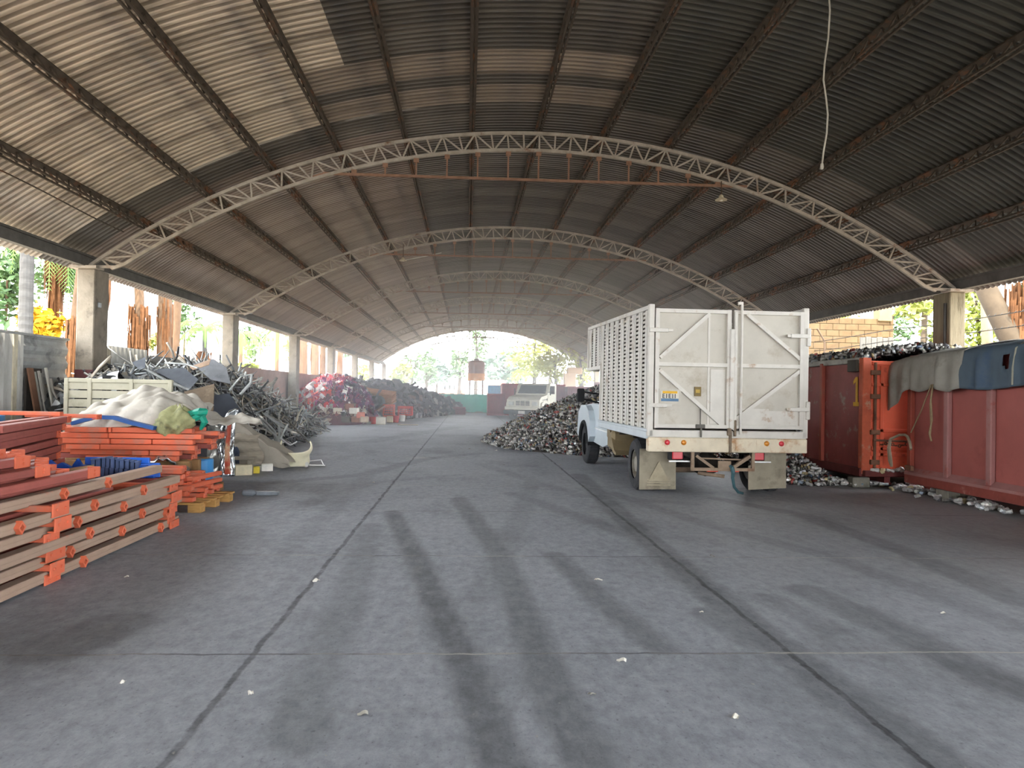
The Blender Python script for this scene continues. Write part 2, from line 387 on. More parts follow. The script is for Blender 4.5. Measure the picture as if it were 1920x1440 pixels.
# ---- ceiling: corrugated sheets bent over the arch
def sheet(name, col, var, dirt, damt):
    m = bpy.data.materials.new(name); m.use_nodes = True; N = m.node_tree.nodes; L = m.node_tree.links; b = N['Principled BSDF']
    g = N.new('ShaderNodeNewGeometry'); s = N.new('ShaderNodeSeparateXYZ'); L.new(g.outputs['Position'], s.inputs[0])
    def M_(op, a, bb):
        n = N.new('ShaderNodeMath'); n.operation = op
        for k, x in enumerate((a, bb)):
            if isinstance(x, (int, float)): n.inputs[k].default_value = x
            else: L.new(x, n.inputs[k])
        return n.outputs[0]
    iy = M_('FLOOR', M_('DIVIDE', s.outputs['Y'], .9), 0); ix = M_('FLOOR', M_('DIVIDE', s.outputs['X'], 2.63), 0)
    cb = N.new('ShaderNodeCombineXYZ'); L.new(ix, cb.inputs[0]); L.new(iy, cb.inputs[1])
    wn = N.new('ShaderNodeTexWhiteNoise'); wn.noise_dimensions = '2D'; L.new(cb.outputs[0], wn.inputs['Vector'])
    mp = N.new('ShaderNodeMapping'); mp.inputs['Scale'].default_value = (.5, 3.2, .5); L.new(g.outputs['Position'], mp.inputs['Vector'])
    n1 = N.new('ShaderNodeTexNoise'); n1.inputs['Scale'].default_value = 1.3; n1.inputs['Detail'].default_value = 8; n1.inputs['Roughness'].default_value = .7; L.new(mp.outputs[0], n1.inputs['Vector'])
    r = N.new('ShaderNodeValToRGB'); e = r.color_ramp.elements; e[0].position = .62-.25*damt; e[1].position = .85-.2*damt; e[0].color = lin(col)+(1,); e[1].color = lin(dirt)+(1,)
    L.new(n1.outputs['Fac'], r.inputs['Fac'])
    # lap edge of every sheet collects dirt
    fr = M_('ABSOLUTE', M_('SUBTRACT', M_('FRACT', M_('DIVIDE', s.outputs['Y'], .9), 0), .5), 0)
    lap = N.new('ShaderNodeMapRange'); lap.inputs['From Min'].default_value = .36; lap.inputs['From Max'].default_value = .5; L.new(fr, lap.inputs['Value'])
    mx = N.new('ShaderNodeMix'); mx.data_type = 'RGBA'; L.new(M_('MULTIPLY', lap.outputs[0], .55), mx.inputs['Factor']); L.new(r.outputs['Color'], mx.inputs['A']); mx.inputs['B'].default_value = lin(dirt)+(1,)
    # shade painted into the recessed flutes so the proud ribs stand out lighter
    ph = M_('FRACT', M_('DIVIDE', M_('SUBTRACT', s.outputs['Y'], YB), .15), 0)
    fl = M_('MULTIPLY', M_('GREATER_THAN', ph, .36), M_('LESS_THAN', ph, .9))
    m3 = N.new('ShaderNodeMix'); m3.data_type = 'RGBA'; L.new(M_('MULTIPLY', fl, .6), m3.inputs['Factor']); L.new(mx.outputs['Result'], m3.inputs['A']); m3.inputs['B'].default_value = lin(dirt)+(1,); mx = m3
    hs = N.new('ShaderNodeHueSaturation'); mr = N.new('ShaderNodeMapRange'); mr.inputs['To Min'].default_value = 1-var; mr.inputs['To Max'].default_value = 1+var
    L.new(wn.outputs['Value'], mr.inputs['Value']); L.new(mr.outputs[0], hs.inputs['Value']); L.new(mx.outputs['Result'], hs.inputs['Color'])
    L.new(hs.outputs['Color'], b.inputs['Base Color']); b.inputs['Roughness'].default_value = .6; b.inputs['Metallic'].default_value = .0; b.inputs['Specular IOR Level'].default_value = .4
    return m
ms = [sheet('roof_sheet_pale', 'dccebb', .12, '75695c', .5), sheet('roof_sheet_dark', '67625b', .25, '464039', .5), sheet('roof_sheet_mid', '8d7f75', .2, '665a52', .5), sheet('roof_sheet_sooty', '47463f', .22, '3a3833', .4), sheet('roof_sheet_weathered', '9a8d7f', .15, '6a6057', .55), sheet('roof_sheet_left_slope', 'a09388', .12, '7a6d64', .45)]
RR = RAD+.30
NS = 4; NK = 14; da = 1.32/RAD
angs = np.array([(-7+q/NS)*da for q in range(NK*NS+1)]); angs[0] -= .35/RAD; angs[-1] += .35/RAD
pitch = .15; prof = [(0, 0), (.05, 0), (.062, .042), (.126, .042), (.138, 0)]
yl = []; hl = []
n = int((YF-YB)/pitch)
for q in range(n):
    for dy, h in prof: yl.append(YB+q*pitch+dy); hl.append(h)
yl = np.array(yl); hl = np.array(hl)
A, Yg = np.meshgrid(angs, yl); Rg = RR+hl[:, None]+0*A
vx = XC+Rg*np.sin(A); vz = ZC+Rg*np.cos(A)
ncol = len(angs); nrow = len(yl)
i, j = np.meshgrid(np.arange(ncol-1), np.arange(nrow-1))
a = (j*ncol+i); fc = np.stack([a, a+1, a+ncol+1, a+ncol], -1)
ym = (yl[:-1]+yl[1:])/2; k = (np.arange(ncol-1)//NS)-7; sub = np.arange(ncol-1) % NS
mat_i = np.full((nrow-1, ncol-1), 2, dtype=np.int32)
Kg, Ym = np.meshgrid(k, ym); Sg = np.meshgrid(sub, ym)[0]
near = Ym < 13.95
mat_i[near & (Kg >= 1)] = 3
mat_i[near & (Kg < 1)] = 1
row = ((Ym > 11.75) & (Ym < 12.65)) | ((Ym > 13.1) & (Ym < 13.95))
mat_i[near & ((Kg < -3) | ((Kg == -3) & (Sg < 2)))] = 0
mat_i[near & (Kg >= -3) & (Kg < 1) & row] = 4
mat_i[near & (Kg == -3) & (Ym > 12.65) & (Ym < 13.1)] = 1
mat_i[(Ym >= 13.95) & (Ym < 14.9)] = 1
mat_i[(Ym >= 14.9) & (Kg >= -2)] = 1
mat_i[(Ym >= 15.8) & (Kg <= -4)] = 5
keep = np.ones_like(mat_i, bool)
rr = np.random.RandomState(3)
r0 = np.where((np.abs(ym-13.9) < .05))[0]
for c0 in (8, 9, 10, 12, 13, 17, 18, 20): # daylight slits where laps stand open
    keep[r0[len(r0)//2], c0] = False
hole = MB()
me = bpy.data.meshes.new('ceiling')
me.vertices.add(vx.size); me.vertices.foreach_set('co', np.stack([vx.ravel(), Yg.ravel(), vz.ravel()], 1).astype(np.float32).ravel())
kf = keep.ravel(); fc = fc.reshape(-1, 4)[kf].astype(np.int32)
me.loops.add(fc.size); me.loops.foreach_set('vertex_index', fc.ravel()); me.polygons.add(len(fc)); me.polygons.foreach_set('loop_start', np.arange(0, fc.size, 4, dtype=np.int32))
for m in ms: me.materials.append(m)
me.polygons.foreach_set('material_index', mat_i.ravel()[kf]); me.update(calc_edges=True)
ceil = bpy.data.objects.new('ceiling', me); COL.objects.link(ceil); tag(ceil, 'corrugated sheet barrel vault roof, pale at near left and sooty elsewhere', 'roof', kind='structure')

# ---- arched lattice trusses
NP = 58
def make_truss(n, label):
    Y = Y0+n*BAY
    t = thing('roof_truss', label, 'truss', (XC, Y, ZE), 0, 'arched lattice trusses')
    base = Vector((XC, 0, ZE)); rt, rb = RAD, RAD-.34
    a_s = AH*.965
    top = [arc(-AH+2*AH*q/NP, rt)-base for q in range(NP+1)]
    bot = [arc(-a_s+2*a_s*q/NP, rb)-base for q in range(NP+1)]
    for s in (0, -1):
        bot[s].z = max(bot[s].z, .0)
    MB().tube(top, .042, 4).build('top_chord', m_chord, t)
    MB().tube(bot, .042, 4).build('bottom_chord', m_chord, t)
    w = MB()
    for q in range(1, NP): w.bar(top[q], bot[q], .03, mi=0, up=(0, 1, 0))
    for q in range(NP):
        a, b = (top[q], bot[q+1]) if q % 2 else (bot[q], top[q+1])
        w.bar(a, b, .03, up=(0, 1, 0))
    w.build('web_bracing', m_chord, t)
    for s in (-1, 1):   # the shoe that sits on the column head
        e = MB(); e.box(s*HALF-.25, s*HALF+.25, -.16, .16, -.02, .03); e.bar((s*HALF, 0, .03), (s*(HALF-.55), 0, .03), .07, .05); e.build('bearing_plate', m_chord, t)
    z0, z1, xa, xb = 5.70-ZE, 5.73-ZE, -2.88-XC, 5.53-XC
    tb = MB(); tb.bar((xa, 0, z0), (xb, 0, z1), .055, .045); tb.bar((xa, 0.02, z0), (xa-.3, 0.02, z0-.1), .05, .03); tb.build('tie_bar', m_tie, t)
    for q in range(1, 14):
        x = xa+(xb-xa)*q/14; z = z0+(z1-z0)*q/14
        zt = ZC+math.sqrt(rb**2-x**2)-ZE
        h = MB(); h.bar((x, 0, z), (x, 0, zt), .03); h.box(x-.05, x+.05, -.03, .03, zt-.11, zt-.03); h.build('hanger', m_tie, t)
    return t
for n in range(7):
    make_truss(n, ['rusty arched lattice roof truss nearest the camera with tie bar below', 'second arched lattice truss, behind the nearest one', 'third arched lattice truss down the hall', 'fourth arched lattice truss down the hall', 'fifth arched lattice truss down the hall', 'sixth arched lattice truss, last but one before the bright far opening', 'arched lattice truss framing the bright far opening'][n])

# ---- purlins: light open-web joists running the length of the hall
RP = RAD+.06
for k in range(-6, 7):
    a = k*da; side = 'left' if k < 0 else 'right'
    lab = 'open-web roof purlin along the crown of the vault' if k == 0 else f'{ORD[abs(k)-1]} open-web roof purlin {side} of the crown'
    lo, hi = arc(a, RP), arc(a, RR-.02)
    t = thing('roof_purlin', lab, 'purlin', (lo.x, YB, lo.z), 0, 'open-web purlins under the roof sheets')
    up = hi-lo; up.y = 0; L = YF-YB
    s = Vector((up.z, 0, -up.x)).normalized()
    c = MB()
    for o in (-.035, .035): c.bar(s*o+Vector((0, 0, 0)), s*o+Vector((0, L, 0)), .03, .03)
    c.build('bottom_chord', m_purlin, t)
    MB().bar(up, up+Vector((0, L, 0)), .09, .03, up=tuple(up)).build('top_chord', m_purlin, t)
    w = MB(); st = .34; q = 0
    while q*st < min(L, 48):
        y = q*st
        w.bar(Vector((0, y, 0)), up+Vector((0, y+st/2, 0)), .022); w.bar(up+Vector((0, y+st/2, 0)), Vector((0, y+st, 0)), .022); q += 1
    w.build('web_bracing', m_purlin, t)
for s in (-1, 1):
    e = arc(s*AH, RAD+.02)
    b = MB(); X = e.x
    b.box(X-.06, X+.06, YB, YF, ZE+.02, ZE+.2); b.box(X-.1, X+.1, YB, YF, ZE+.2, ZE+.24)
    tag(b.build('eave_beam', pm('eave_steel', '5a5854', .8, .2, .3, 4)), f'long dark steel eave beam on the {"left" if s < 0 else "right"} row of columns', 'beam')
# ---- columns
for n in range(7):
    for s in (-1, 1):
        Y = Y0+n*BAY; X = XL if s < 0 else XR
        side = 'left' if s < 0 else 'right'
        lab = f'square concrete roof column, {ORD[n]} from the camera along the {side} side'
        t = thing('concrete_column', lab, 'column', (X, Y, 0), 0, f'columns along the {side} side')
        m = m_conc if s < 0 else m_concd
        MB().bbox(-.165, .165, -.02, .55, 0, ZE-.02, .015).build('shaft', m, t)
        MB().bbox(-.24, .24, -.1, .63, 0, .5, .02).build('plinth', m, t)
        if n == 0:
            if s < 0:
                MB().box(-.168, .168, -.026, .0, 1.55, 1.8).build('painted_band', pm('maroon_paint', '5c3434', .7), t)
                MB().bbox(.166, .2, .1, .2, 3.0, 3.1, .01).build('junction_box', pm('grey_box', 'a9adb0', .6), t)
            else:
                MB().tube([(-.19, .1, .5), (-.19, .1, 3.5)], .03, 6).build('drain_pipe', pm('dark_pipe', '3c3a36', .7), t)
# ================================================================== LEFT WALL (mixed sheets and masonry)
m_zinc = pm('grey_zinc_sheet', '9a9c9b', .55, .25, .3, 3, dirt='6d6f70', dscale=2, damt=.55)
m_zinc2 = pm('pale_zinc_sheet', 'b1b0aa', .55, .2, .3, 3, dirt='77746d', dscale=2.2, damt=.5, stretch=(1, 1, .3))
m_block = pm('grey_render', '8d8a86', .95, 0, .25, 2.5, dirt='6b6763', damt=.5, bump=.3)
m_pink = pm('faded_red_render', '9b7d74', .95, 0, .25, 1.5, dirt='82706a', damt=.5)
WX = -7.62; WZ = 2.36
def corr_panel(y0, y1, z0, z1, vertical, pitch=.17, amp=.03):
    b = MB()
    if vertical:
        n = int((y1-y0)/pitch*4)
        pts = [(y0+(y1-y0)*q/n, amp*math.sin(q*PI/2+.4)) for q in range(n+1)]
        b.add([(WX+d, y, z) for z in (z0, z1) for y, d in pts], [(q, q+1, n+2+q, n+1+q) for q in range(n)])
    else:
        n = int((z1-z0)/pitch*4)
        pts = [(z0+(z1-z0)*q/n, amp*math.sin(q*PI/2+.4)) for q in range(n+1)]
        b.add([(WX+d, y, z) for y in (y0, y1) for z, d in pts], [(q, n+1+q, n+2+q, q+1) for q in range(n)])
    return b
wl = bpy.data.objects.new('wall_left', None); COL.objects.link(wl); tag(wl, 'patchwork perimeter wall of sheets and masonry behind the left heaps', 'wall', kind='structure')
b = corr_panel(-22, 13.3, 0, WZ+.02, True, .22, .035); solidify(b.build('ribbed_sheets', m_zinc2, wl), .01)
b = corr_panel(-22, 3.0, WZ, ZE, True, .22, .035); solidify(b.build('light_blocking_sheets', m_zinc2, wl), .01)  # unseen upper sheets added to block light from the left opening
b = corr_panel(13.3, 14.75, 0, WZ, False, .26, .03); solidify(b.build('flat_laid_sheets', m_zinc, wl), .01)
# masonry strip: courses of pale blocks
b = MB()
for r in range(12):
    y = 15.25-(r % 2)*.12
    while y < 16.35:
        b.bbox(WX-.08, WX+.08, max(15.25, y), min(16.35, y+.36), r*.195, r*.195+.18, .012); y += .375
b.build('block_courses', pm('pale_blocks', 'b0a692', .95, 0, .3, 4, dirt='8d8474'), wl)
MB().box(WX-.06, WX+.06, 15.2, 16.4, 0, 2.33).build('mortar_core', m_block, wl)
b = corr_panel(16.35, 18.3, 0, 2.36, True, .2, .035); solidify(b.build('leaning_sheets', m_zinc2, wl), .01)
MB().box(WX-.09, WX+.09, 18.3, 24.9, 0, 2.24).build('rendered_length', m_block, wl)
MB().box(WX-.09, WX+.09, 24.9, 67, 0, 2.22).build('faded_red_length', m_pink, wl)
MB().box(WX-.04, WX+.04, 13.02, 13.13, 0, WZ+.04).build('fence_post', pm('cream_post', 'c8c0a8', .8), wl)
MB().bar((WX+.05, -22, WZ+.01), (WX+.05, 14.7, WZ+.0), .05, .04).build('top_rail', m_zinc, wl)
# low wall on the right, behind the containers
wr = MB(); wr.box(11.6, 11.8, -22, 66, 0, 1.25)
tag(wr.build('wall_right', pm('ochre_wall', '6d614b', .95, 0, .25, 1.5, dirt='7a6a50', damt=.5)), 'low ochre boundary wall beyond the right row of columns', 'wall', kind='structure')
# ================================================================== WHITE STAKE TRUCK
m_white = pm('white_truck_paint', 'd6d2ca', .5, 0, .1, 3, dirt='b5a894', dscale=3.5, damt=.5)
m_wr = pm('rust_stained_white', 'd2cdc4', .55, 0, .12, 3, dirt='a3805e', dscale=3.6, damt=.4)
m_panel = pm('chalky_door_paint', 'c3bdb1', .65, 0, .12, 2.2, dirt='aea493', dscale=2.0, damt=.5)
m_rustw = pm('rusty_cream_paint', 'd9ccb4', .7, 0, .18, 3, dirt='b07f52', dscale=2.4, damt=.62)
m_cab = pm('cab_white', 'c8d2d9', .3, 0, .05, 2, spec=.5)
m_black = pm('black_rubber', '26272a', .8, 0, .2, 12)
m_tyre = pm('dusty_tyre', '3c3d40', .9, 0, .25, 6, dirt='57565a', damt=.5)
m_rim = pm('dull_rim', '9c978c', .5, .3, .3, 8, dirt='6d6558', damt=.5)
m_flap = pm('dusty_rubber_flap', '9a917f', .9, 0, .2, 4, dirt='7a7263', dscale=3, damt=.55)
m_frame = pm('greasy_chassis', '3a3530', .8, .2, .35, 6, dirt='5d4a3a', damt=.45)
m_tube = pm('dusty_brown_tube', '9a8571', .75, .1, .3, 6, dirt='6f4c37', damt=.5)
m_red = pm('red_lamp_lens', 'c8323c', .3, 0, .1, 5, spec=.6)
m_amber = pm('amber_lamp_lens', 'd68a1c', .3, 0, .1, 5, spec=.6)
m_glass = pm('dark_cab_glass', '20262b', .08, 0, .05, 2, spec=.7)
m_steel = pm('bare_steel', 'b4b4b2', .35, .7, .2, 8)
m_beige = pm('beige_tank', '8d7d60', .6, 0, .2, 3, dirt='8a7454', damt=.5)
def wheel(par, x, y, r, w, name='wheel', dual=False, sgn=-1, rim=None):
    """axle along x; sgn = side the rim faces"""
    M = Matrix.Translation((x, y, r)) @ Matrix.Rotation(sgn*PI/2, 4, 'Y')
    b = MB(); pr = [(r*.56, -w/2+.01), (r*.62, -w/2), (r*.9, -w/2+.005), (r*.97, -w/2+.03), (r, -w/2+.06), (r, w/2-.06), (r*.97, w/2-.03), (r*.9, w/2-.005), (r*.62, w/2), (r*.56, w/2-.01)]
    b.lathe(pr, 36, M, caps=False)
    for k in range(36):    # tread lugs
        a = 2*PI*k/36; Mk = M @ Matrix.Rotation(a, 4, 'Z'); b.box(r-.005, r+.006, -.018, .018, -w/2+.05, w/2-.05, M=Mk)
    o = b.build(name, m_tyre, par, smooth=False)
    h = MB(); h.lathe([(r*.57, -w*.4), (r*.57, w*.34), (r*.5, w*.36), (r*.46, w*.1), (r*.3, w*.05), (r*.3, w*.3), (r*.16, w*.34), (0.001, w*.34)], 28, M)
    for k in range(8):
        a = 2*PI*k/8; h.lathe([(.018, w*.05), (.018, w*.14), (.001, w*.14)], 8, M @ Matrix.Translation((r*.38*math.cos(a), r*.38*math.sin(a), 0)))
    h.build('rim', rim or m_rim, o)
    return o
tk = thing('stake_truck', 'white stake-bed truck with closed rear doors, parked beside the heap of cans', 'truck', (3.85, 10.9, 0), .017)
HW = 1.17
# side walls: flat aluminium posts over slotted boards
def side_wall(s):
    b = MB(); x = s*HW; zt0, sl = 2.78, .025
    nrow = 27
    def board(y0, y1, z0, n, ztop):
        h = (ztop-z0)/n
        for q in range(n):
            b.box(min(x, x-s*.02), max(x, x-s*.02), y0, y1, z0+q*h+.031, z0+(q+1)*h)
    board(0.05, 3.65, 1.0, nrow, 2.76); board(3.65, 5.05, 2.03, 15, 2.80)
    b.box(min(x-s*.1, x-s*.08), max(x-s*.1, x-s*.08), .05, 3.65, 1.0, 2.74, mi=1)   # inner lining a hand's width behind, coloured dark for the unlit interior
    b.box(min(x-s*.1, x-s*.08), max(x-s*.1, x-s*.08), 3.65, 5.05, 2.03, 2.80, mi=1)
    o = b.build('side_wall', [m_white, pm('shade_lining', '6a655d', .85, 0, .25, 4)], tk)
    for q in range(9):
        y = .06+q*.425; p = MB(); z0 = 1.0
        p.bbox(min(x, x+s*.012), max(x, x+s*.012), y, min(3.68, y+.25), z0, 2.77+sl*y, .003); p.bbox(min(x, x+s*.022), max(x, x+s*.022), y+.1, y+.14, z0, 2.77+sl*y, .003); p.build('side_post', m_white, o)
    for q in range(3):
        y = 3.9+q*.425; p = MB()
        p.bbox(min(x, x+s*.012), max(x, x+s*.012), y, y+.25, 2.03, 2.77+sl*y*.9, .008); p.build('side_post', m_white, o)
    t = MB(); t.bar((x, 0, 2.80), (x, 5.08, 2.90), .07, .06); t.bar((x, 3.62, 2.03), (x, 5.08, 2.03), .07, .06); t.bar((x, 3.66, 1.0), (x, 3.66, 2.84), .07, .07); t.bar((x, 5.06, 2.0), (x, 5.06, 2.90), .07, .07)
    t.build('top_rail', m_white, o)
    k = MB(); k.bbox(min(x-s*.06, x+s*.04), max(x-s*.06, x+s*.04), 0, 3.72, .86, 1.0, .012); k.bbox(min(x-s*.06, x+s*.05), max(x-s*.06, x+s*.05), 0, 3.72, .965, 1.01, .01); k.build('rub_rail', pm('skirt_white', 'c6ced3', .45, 0, .1, 3), tk)
side_wall(-1); side_wall(1)
b = MB(); b.box(-HW, HW, 0.02, 3.7, .9, 1.0); b.box(-HW, HW, 3.66, 5.06, 1.99, 2.03); b.box(-HW, HW, 3.66, 3.70, 1.0, 2.02); b.box(-HW, HW, 5.04, 5.08, 2.0, 2.88); b.build('deck', m_panel, tk)
# rear frame
b = MB()
for s in (-1, 1): b.bbox(s*HW-.04, s*HW+.04, -.05, .05, .9, 2.84, .008)
b.bbox(-HW-.02, HW+.02, -.05, .06, .89, 1.0, .01); b.build('rear_frame', m_wr, tk)
b = MB(); b.bbox(-1.2, 1.2, -.06, .08, .68, .89, .012); b.bbox(.1, .42, -.068, -.05, .70, .88, .004); b.build('bumper_beam', m_rustw, tk)
for x, m, n in ((-.92, m_red, 'red'), (-.675, m_amber, 'amber'), (.575, m_amber, 'amber'), (.80, m_red, 'red')):
    M = Matrix.Translation((x, -.06, .82)) @ Matrix.Rotation(PI/2, 4, 'X')
    o = MB().lathe([(.038, -.01), (.038, .012), (.03, .016), (.03, .012), (.018, .026), (.001, .03)], 16, M).build('marker_lamp', m, tk)
    o['label'] = n+' round marker lamp'
def rear_door(x0, x1, side):
    y = -.045; d = MB()
    d.box(x0+.03, x1-.03, -.005, .012, 1.05, 2.74)
    o = d.build('rear_door', m_panel, tk)
    f = MB(); w = .058
    f.bar((x0+w/2, y+.02, 1.03), (x0+w/2, y+.02, 2.78), w, .075, up=(0, 1, 0)); f.bar((x1-w/2, y+.02, 1.03), (x1-w/2, y+.02, 2.78), w, .075, up=(0, 1, 0))
    for z in (1.03+w/2, 2.78-w/2, 1.965): f.bar((x0+.03, y+.022, z), (x1-.03, y+.022, z), w*.95, .07, up=(0, 1, 0))
    if side < 0:
        f.bar((-1.04, y+.024, 2.06), (-.30, y+.024, 2.72), .052, .066, up=(0, 1, 0)); f.bar((-1.05, y+.024, 1.88), (-.07, y+.024, 1.06), .052, .066, up=(0, 1, 0))
        f.bar((-.30, y+.035, 1.03), (-.30, y+.035, 2.74), .03, .012, up=(0, 1, 0))
        f.box(-1.05, -.32, -.012, .0, 1.95, 1.98); f.box(-.27, -.05, -.013, 0, 1.1, 1.9)
    else:
        f.bar((.26, y+.024, 2.73), (1.08, y+.024, 2.08), .052, .066, up=(0, 1, 0)); f.bar((.12, y+.024, 1.18), (1.08, y+.024, 1.90), .052, .066, up=(0, 1, 0))
        f.box(.1, .62, -.02, 0, 1.30, 1.33); f.box(.1, 1.08, -.012, 0, 1.06, 1.3)
    f.build('door_frame', m_wr, o)
    for z in ((2.46, 1.36) if side < 0 else (2.42, 1.33)):
        h = MB(); xa, xb = (-1.21, -.93) if side < 0 else (.92, 1.22)
        h.bbox(xa, xb, -.085, -.055, z-.03, z+.03, .006); h.box(xa+.02 if side < 0 else xb-.35, xa+.35 if side < 0 else xb-.02, -.075, -.05, z-.018, z+.018)
        if side > 0: h.bbox(1.17, 1.23, -.08, .0, z-.15, z+.12, .01)
        h.build('hinge', m_wr, o)
    return o
dl = rear_door(-1.115, .02, -1); dr = rear_door(.06, 1.13, 1)
b = MB(); b.tube([(.17, -.08, .95), (.17, -.08, 2.9)], .018, 8); b.box(.11, .18, -.1, -.06, 2.86, 2.9); b.bbox(.0, .07, -.09, -.05, 1.02, 2.5, .01); b.bbox(.06, .1, -.09, -.05, 1.0, 2.76, .008); b.build('locking_bar', m_wr, dr)
b = MB(); b.bbox(-.03, .03, -.1, -.06, .93, 1.04, .01); b.bbox(.07, .1, -.11, -.06, .92, 1.16, .008); b.bar((.02, -.07, .68), (.02, -.07, 1.0), .05, .03); b.build('door_latch', pm('rusty_latch', '877765', .75, .2, .4, 12, dirt='4b3626', damt=.6), tk)
b = MB(); b.bar((-.43, -.06, 1.06), (-.43, -.06, 1.32), .022, .012); b.bbox(-.5, -.36, -.08, -.05, 1.03, 1.09, .008); b.bar((-.42, -.07, .9), (-.42, -.07, 1.05), .03, .02); b.build('strap_latch', pm('grey_strap', '6a6660', .8), dl)
# number sign: yellow band over dark letters, blue foot
b = MB(); b.box(-1.05, -.72, -.052, -.03, 1.37, 1.60); b.build('sign_holder', m_panel, dl)
b = MB(); yy = (-.058, -.053)
b.box(-1.02, -.76, *yy, 1.42, 1.57, mi=0); b.box(-1.0, -.78, yy[0]-.002, yy[0], 1.535, 1.57, mi=1); b.box(-1.02, -.76, yy[0]-.002, yy[0], 1.42, 1.46, mi=2)
x = -1.0
for g in 'EIEII':
    b.box(x, x+.012, yy[0]-.003, yy[0], 1.465, 1.53, mi=3)
    if g == 'E':
        for z in (1.465, 1.493, 1.52): b.box(x, x+.04, yy[0]-.003, yy[0], z, z+.01, mi=3)
    x += .055 if g == 'E' else .036
b.build('licence_sign', [pm('sign_white', 'd8d3c4', .6), pm('sign_yellow', 'dca92b', .6), pm('sign_blue', '5f7f9c', .6), pm('sign_dark', '3b3a3d', .6)], dl)
b = MB(); b.box(-.51, -.41, -.02, -.006, 1.5, 1.64, mi=0); b.box(-.49, -.43, -.023, -.02, 1.55, 1.6, mi=1); b.build('brown_sticker', [pm('sticker_brown', '7d6b45', .7), pm('sticker_gold', 'b79a4c', .7)], dl)
# underside
b = MB()
for s in (-1, 1): b.box(s*.42-.04, s*.42+.04, .1, 6.3, .62, .82)
for y in (.2, 1.6, 3.0, 4.4): b.box(-.42, .42, y-.04, y+.04, .66, .78)
for y in (.3, 1.3, 2.3, 3.3): b.box(-1.1, 1.1, y-.03, y+.03, .8, .9)
b.build('chassis', m_frame, tk)
b = MB(); b.tube([(-.95, .95, .42), (.95, .95, .42)], .06, 10); b.lathe([(.02, -.2), (.14, -.16), (.2, 0), (.14, .16), (.02, .2)], 16, Matrix.Translation((0, .95, .42)) @ Matrix.Rotation(PI/2, 4, 'Y')); b.tube([(0, 1.1, .45), (0, 4, .62)], .045, 8); b.tube([(-.95, 5.4, .42), (.95, 5.4, .42)], .05, 8); b.build('axles', m_frame, tk)
for s in (-1, 1):
    b = MB()
    for q in range(4): b.tube([(s*.5, .3+.03*q, .55-.03*q), (s*.5, .95, .48-.03*q), (s*.5, 1.6-.03*q, .55-.03*q)], .012, 4, flat=1); b.box(s*.5-.04, s*.5+.04, .35, 1.55, .46, .5)
    b.build('leaf_spring', m_frame, tk)
for s in (-1, 1):
    wheel(tk, s*1.06, .97, .405, .22, sgn=s); wheel(tk, s*.80, .97, .405, .22, sgn=s); wheel(tk, s*1.05, 5.4, .425, .27, sgn=s, rim=m_black if s < 0 else None)
for s in (-1, 1):
    x = -.92 if s < 0 else .80
    b = MB(); b.grid(lambda u, v, x=x, s=s: (x-.29+.58*u, .42+.03*math.sin(3*u+s)+.05*v*(1-v), .07+.62*v+(.04*u if s > 0 else 0)), 8, 8); o = b.build('mud_flap', m_flap, tk); solidify(o, .012)
    if s < 0:
        b = MB(); b.prism([(x-.15, .2), (x+.17, .2), (x+.01, .5)], .398, .408, 'y'); b.prism([(x-.08, .24), (x+.09, .24), (x+.005, .42)], .394, .4, 'y')
        for z in (.18, .14, .22): b.box(x-.17, x+.19, .40, .408, z-.008, z+.008)
        b.build('embossed_badge', pm('flap_badge', 'a89d86', .9), o)
for x in (-.72, .52):
    b = MB(); b.bbox(x-.12, x+.1, .1, .2, .55, .68, .01, mi=1); b.bbox(x-.08, x+.08, .07, .12, .56, .68, .012, mi=0); b.bar((x-.12, .12, .53), (x+.2, .12, .53), .02, .02, mi=2); b.build('tail_lamp', [m_red, m_black, m_steel], tk)
b = MB()
for x in (-.50, .42): b.bar((x, .06, .41), (x, .06, .7), .045, .045)
b.bar((-.52, .06, .42), (.44, .06, .42), .045, .045); b.bar((-.44, .08, .62), (-.18, .06, .44), .04, .04); b.bar((.38, .08, .62), (.1, .06, .44), .05, .05); b.bbox(-.12, .08, .03, .05, .42, .55, .006); b.bar((-.4, .12, .58), (.36, .12, .56), .02, .02)
o = b.build('tow_frame', m_tube, tk)
b = MB(); b.box(-.28, -.12, .03, .085, .385, .40); b.box(.1, .2, .03, .085, .385, .40); b.build('red_reflector', pm('worn_red', 'c9553f', .6), o)
b = MB(); b.tube([(.06, .03, .48), (.08, 0, .46), (.1, .0, .38), (.1, .02, .3), (.14, .06, .16), (.22, .1, .08), (.3, .12, .06)], [.02, .03, .03, .025, .022, .022, .02], 8); b.build('safety_cable', pm('dark_teal_cable', '3f5f66', .5), o)
b = MB(); b.tube([(-.75, 1.3, .34), (.2, 1.35, .34)], .1, 12); b.tube([(-.2, .7, .3), (.15, .5, .27)], .03, 8); b.build('exhaust', m_tube, tk)
b = MB(); b.bbox(-1.14, -.62, 2.75, 3.2, .48, .86, .06); b.build('fuel_tank', m_beige, tk)
b = MB(); b.prism([(3.2, .9), (3.02, .9), (2.55, .5), (2.4, .46), (2.44, .42), (2.62, .45), (3.2, .72)], -1.14, -.7); b.build('mud_guard', m_beige, tk)
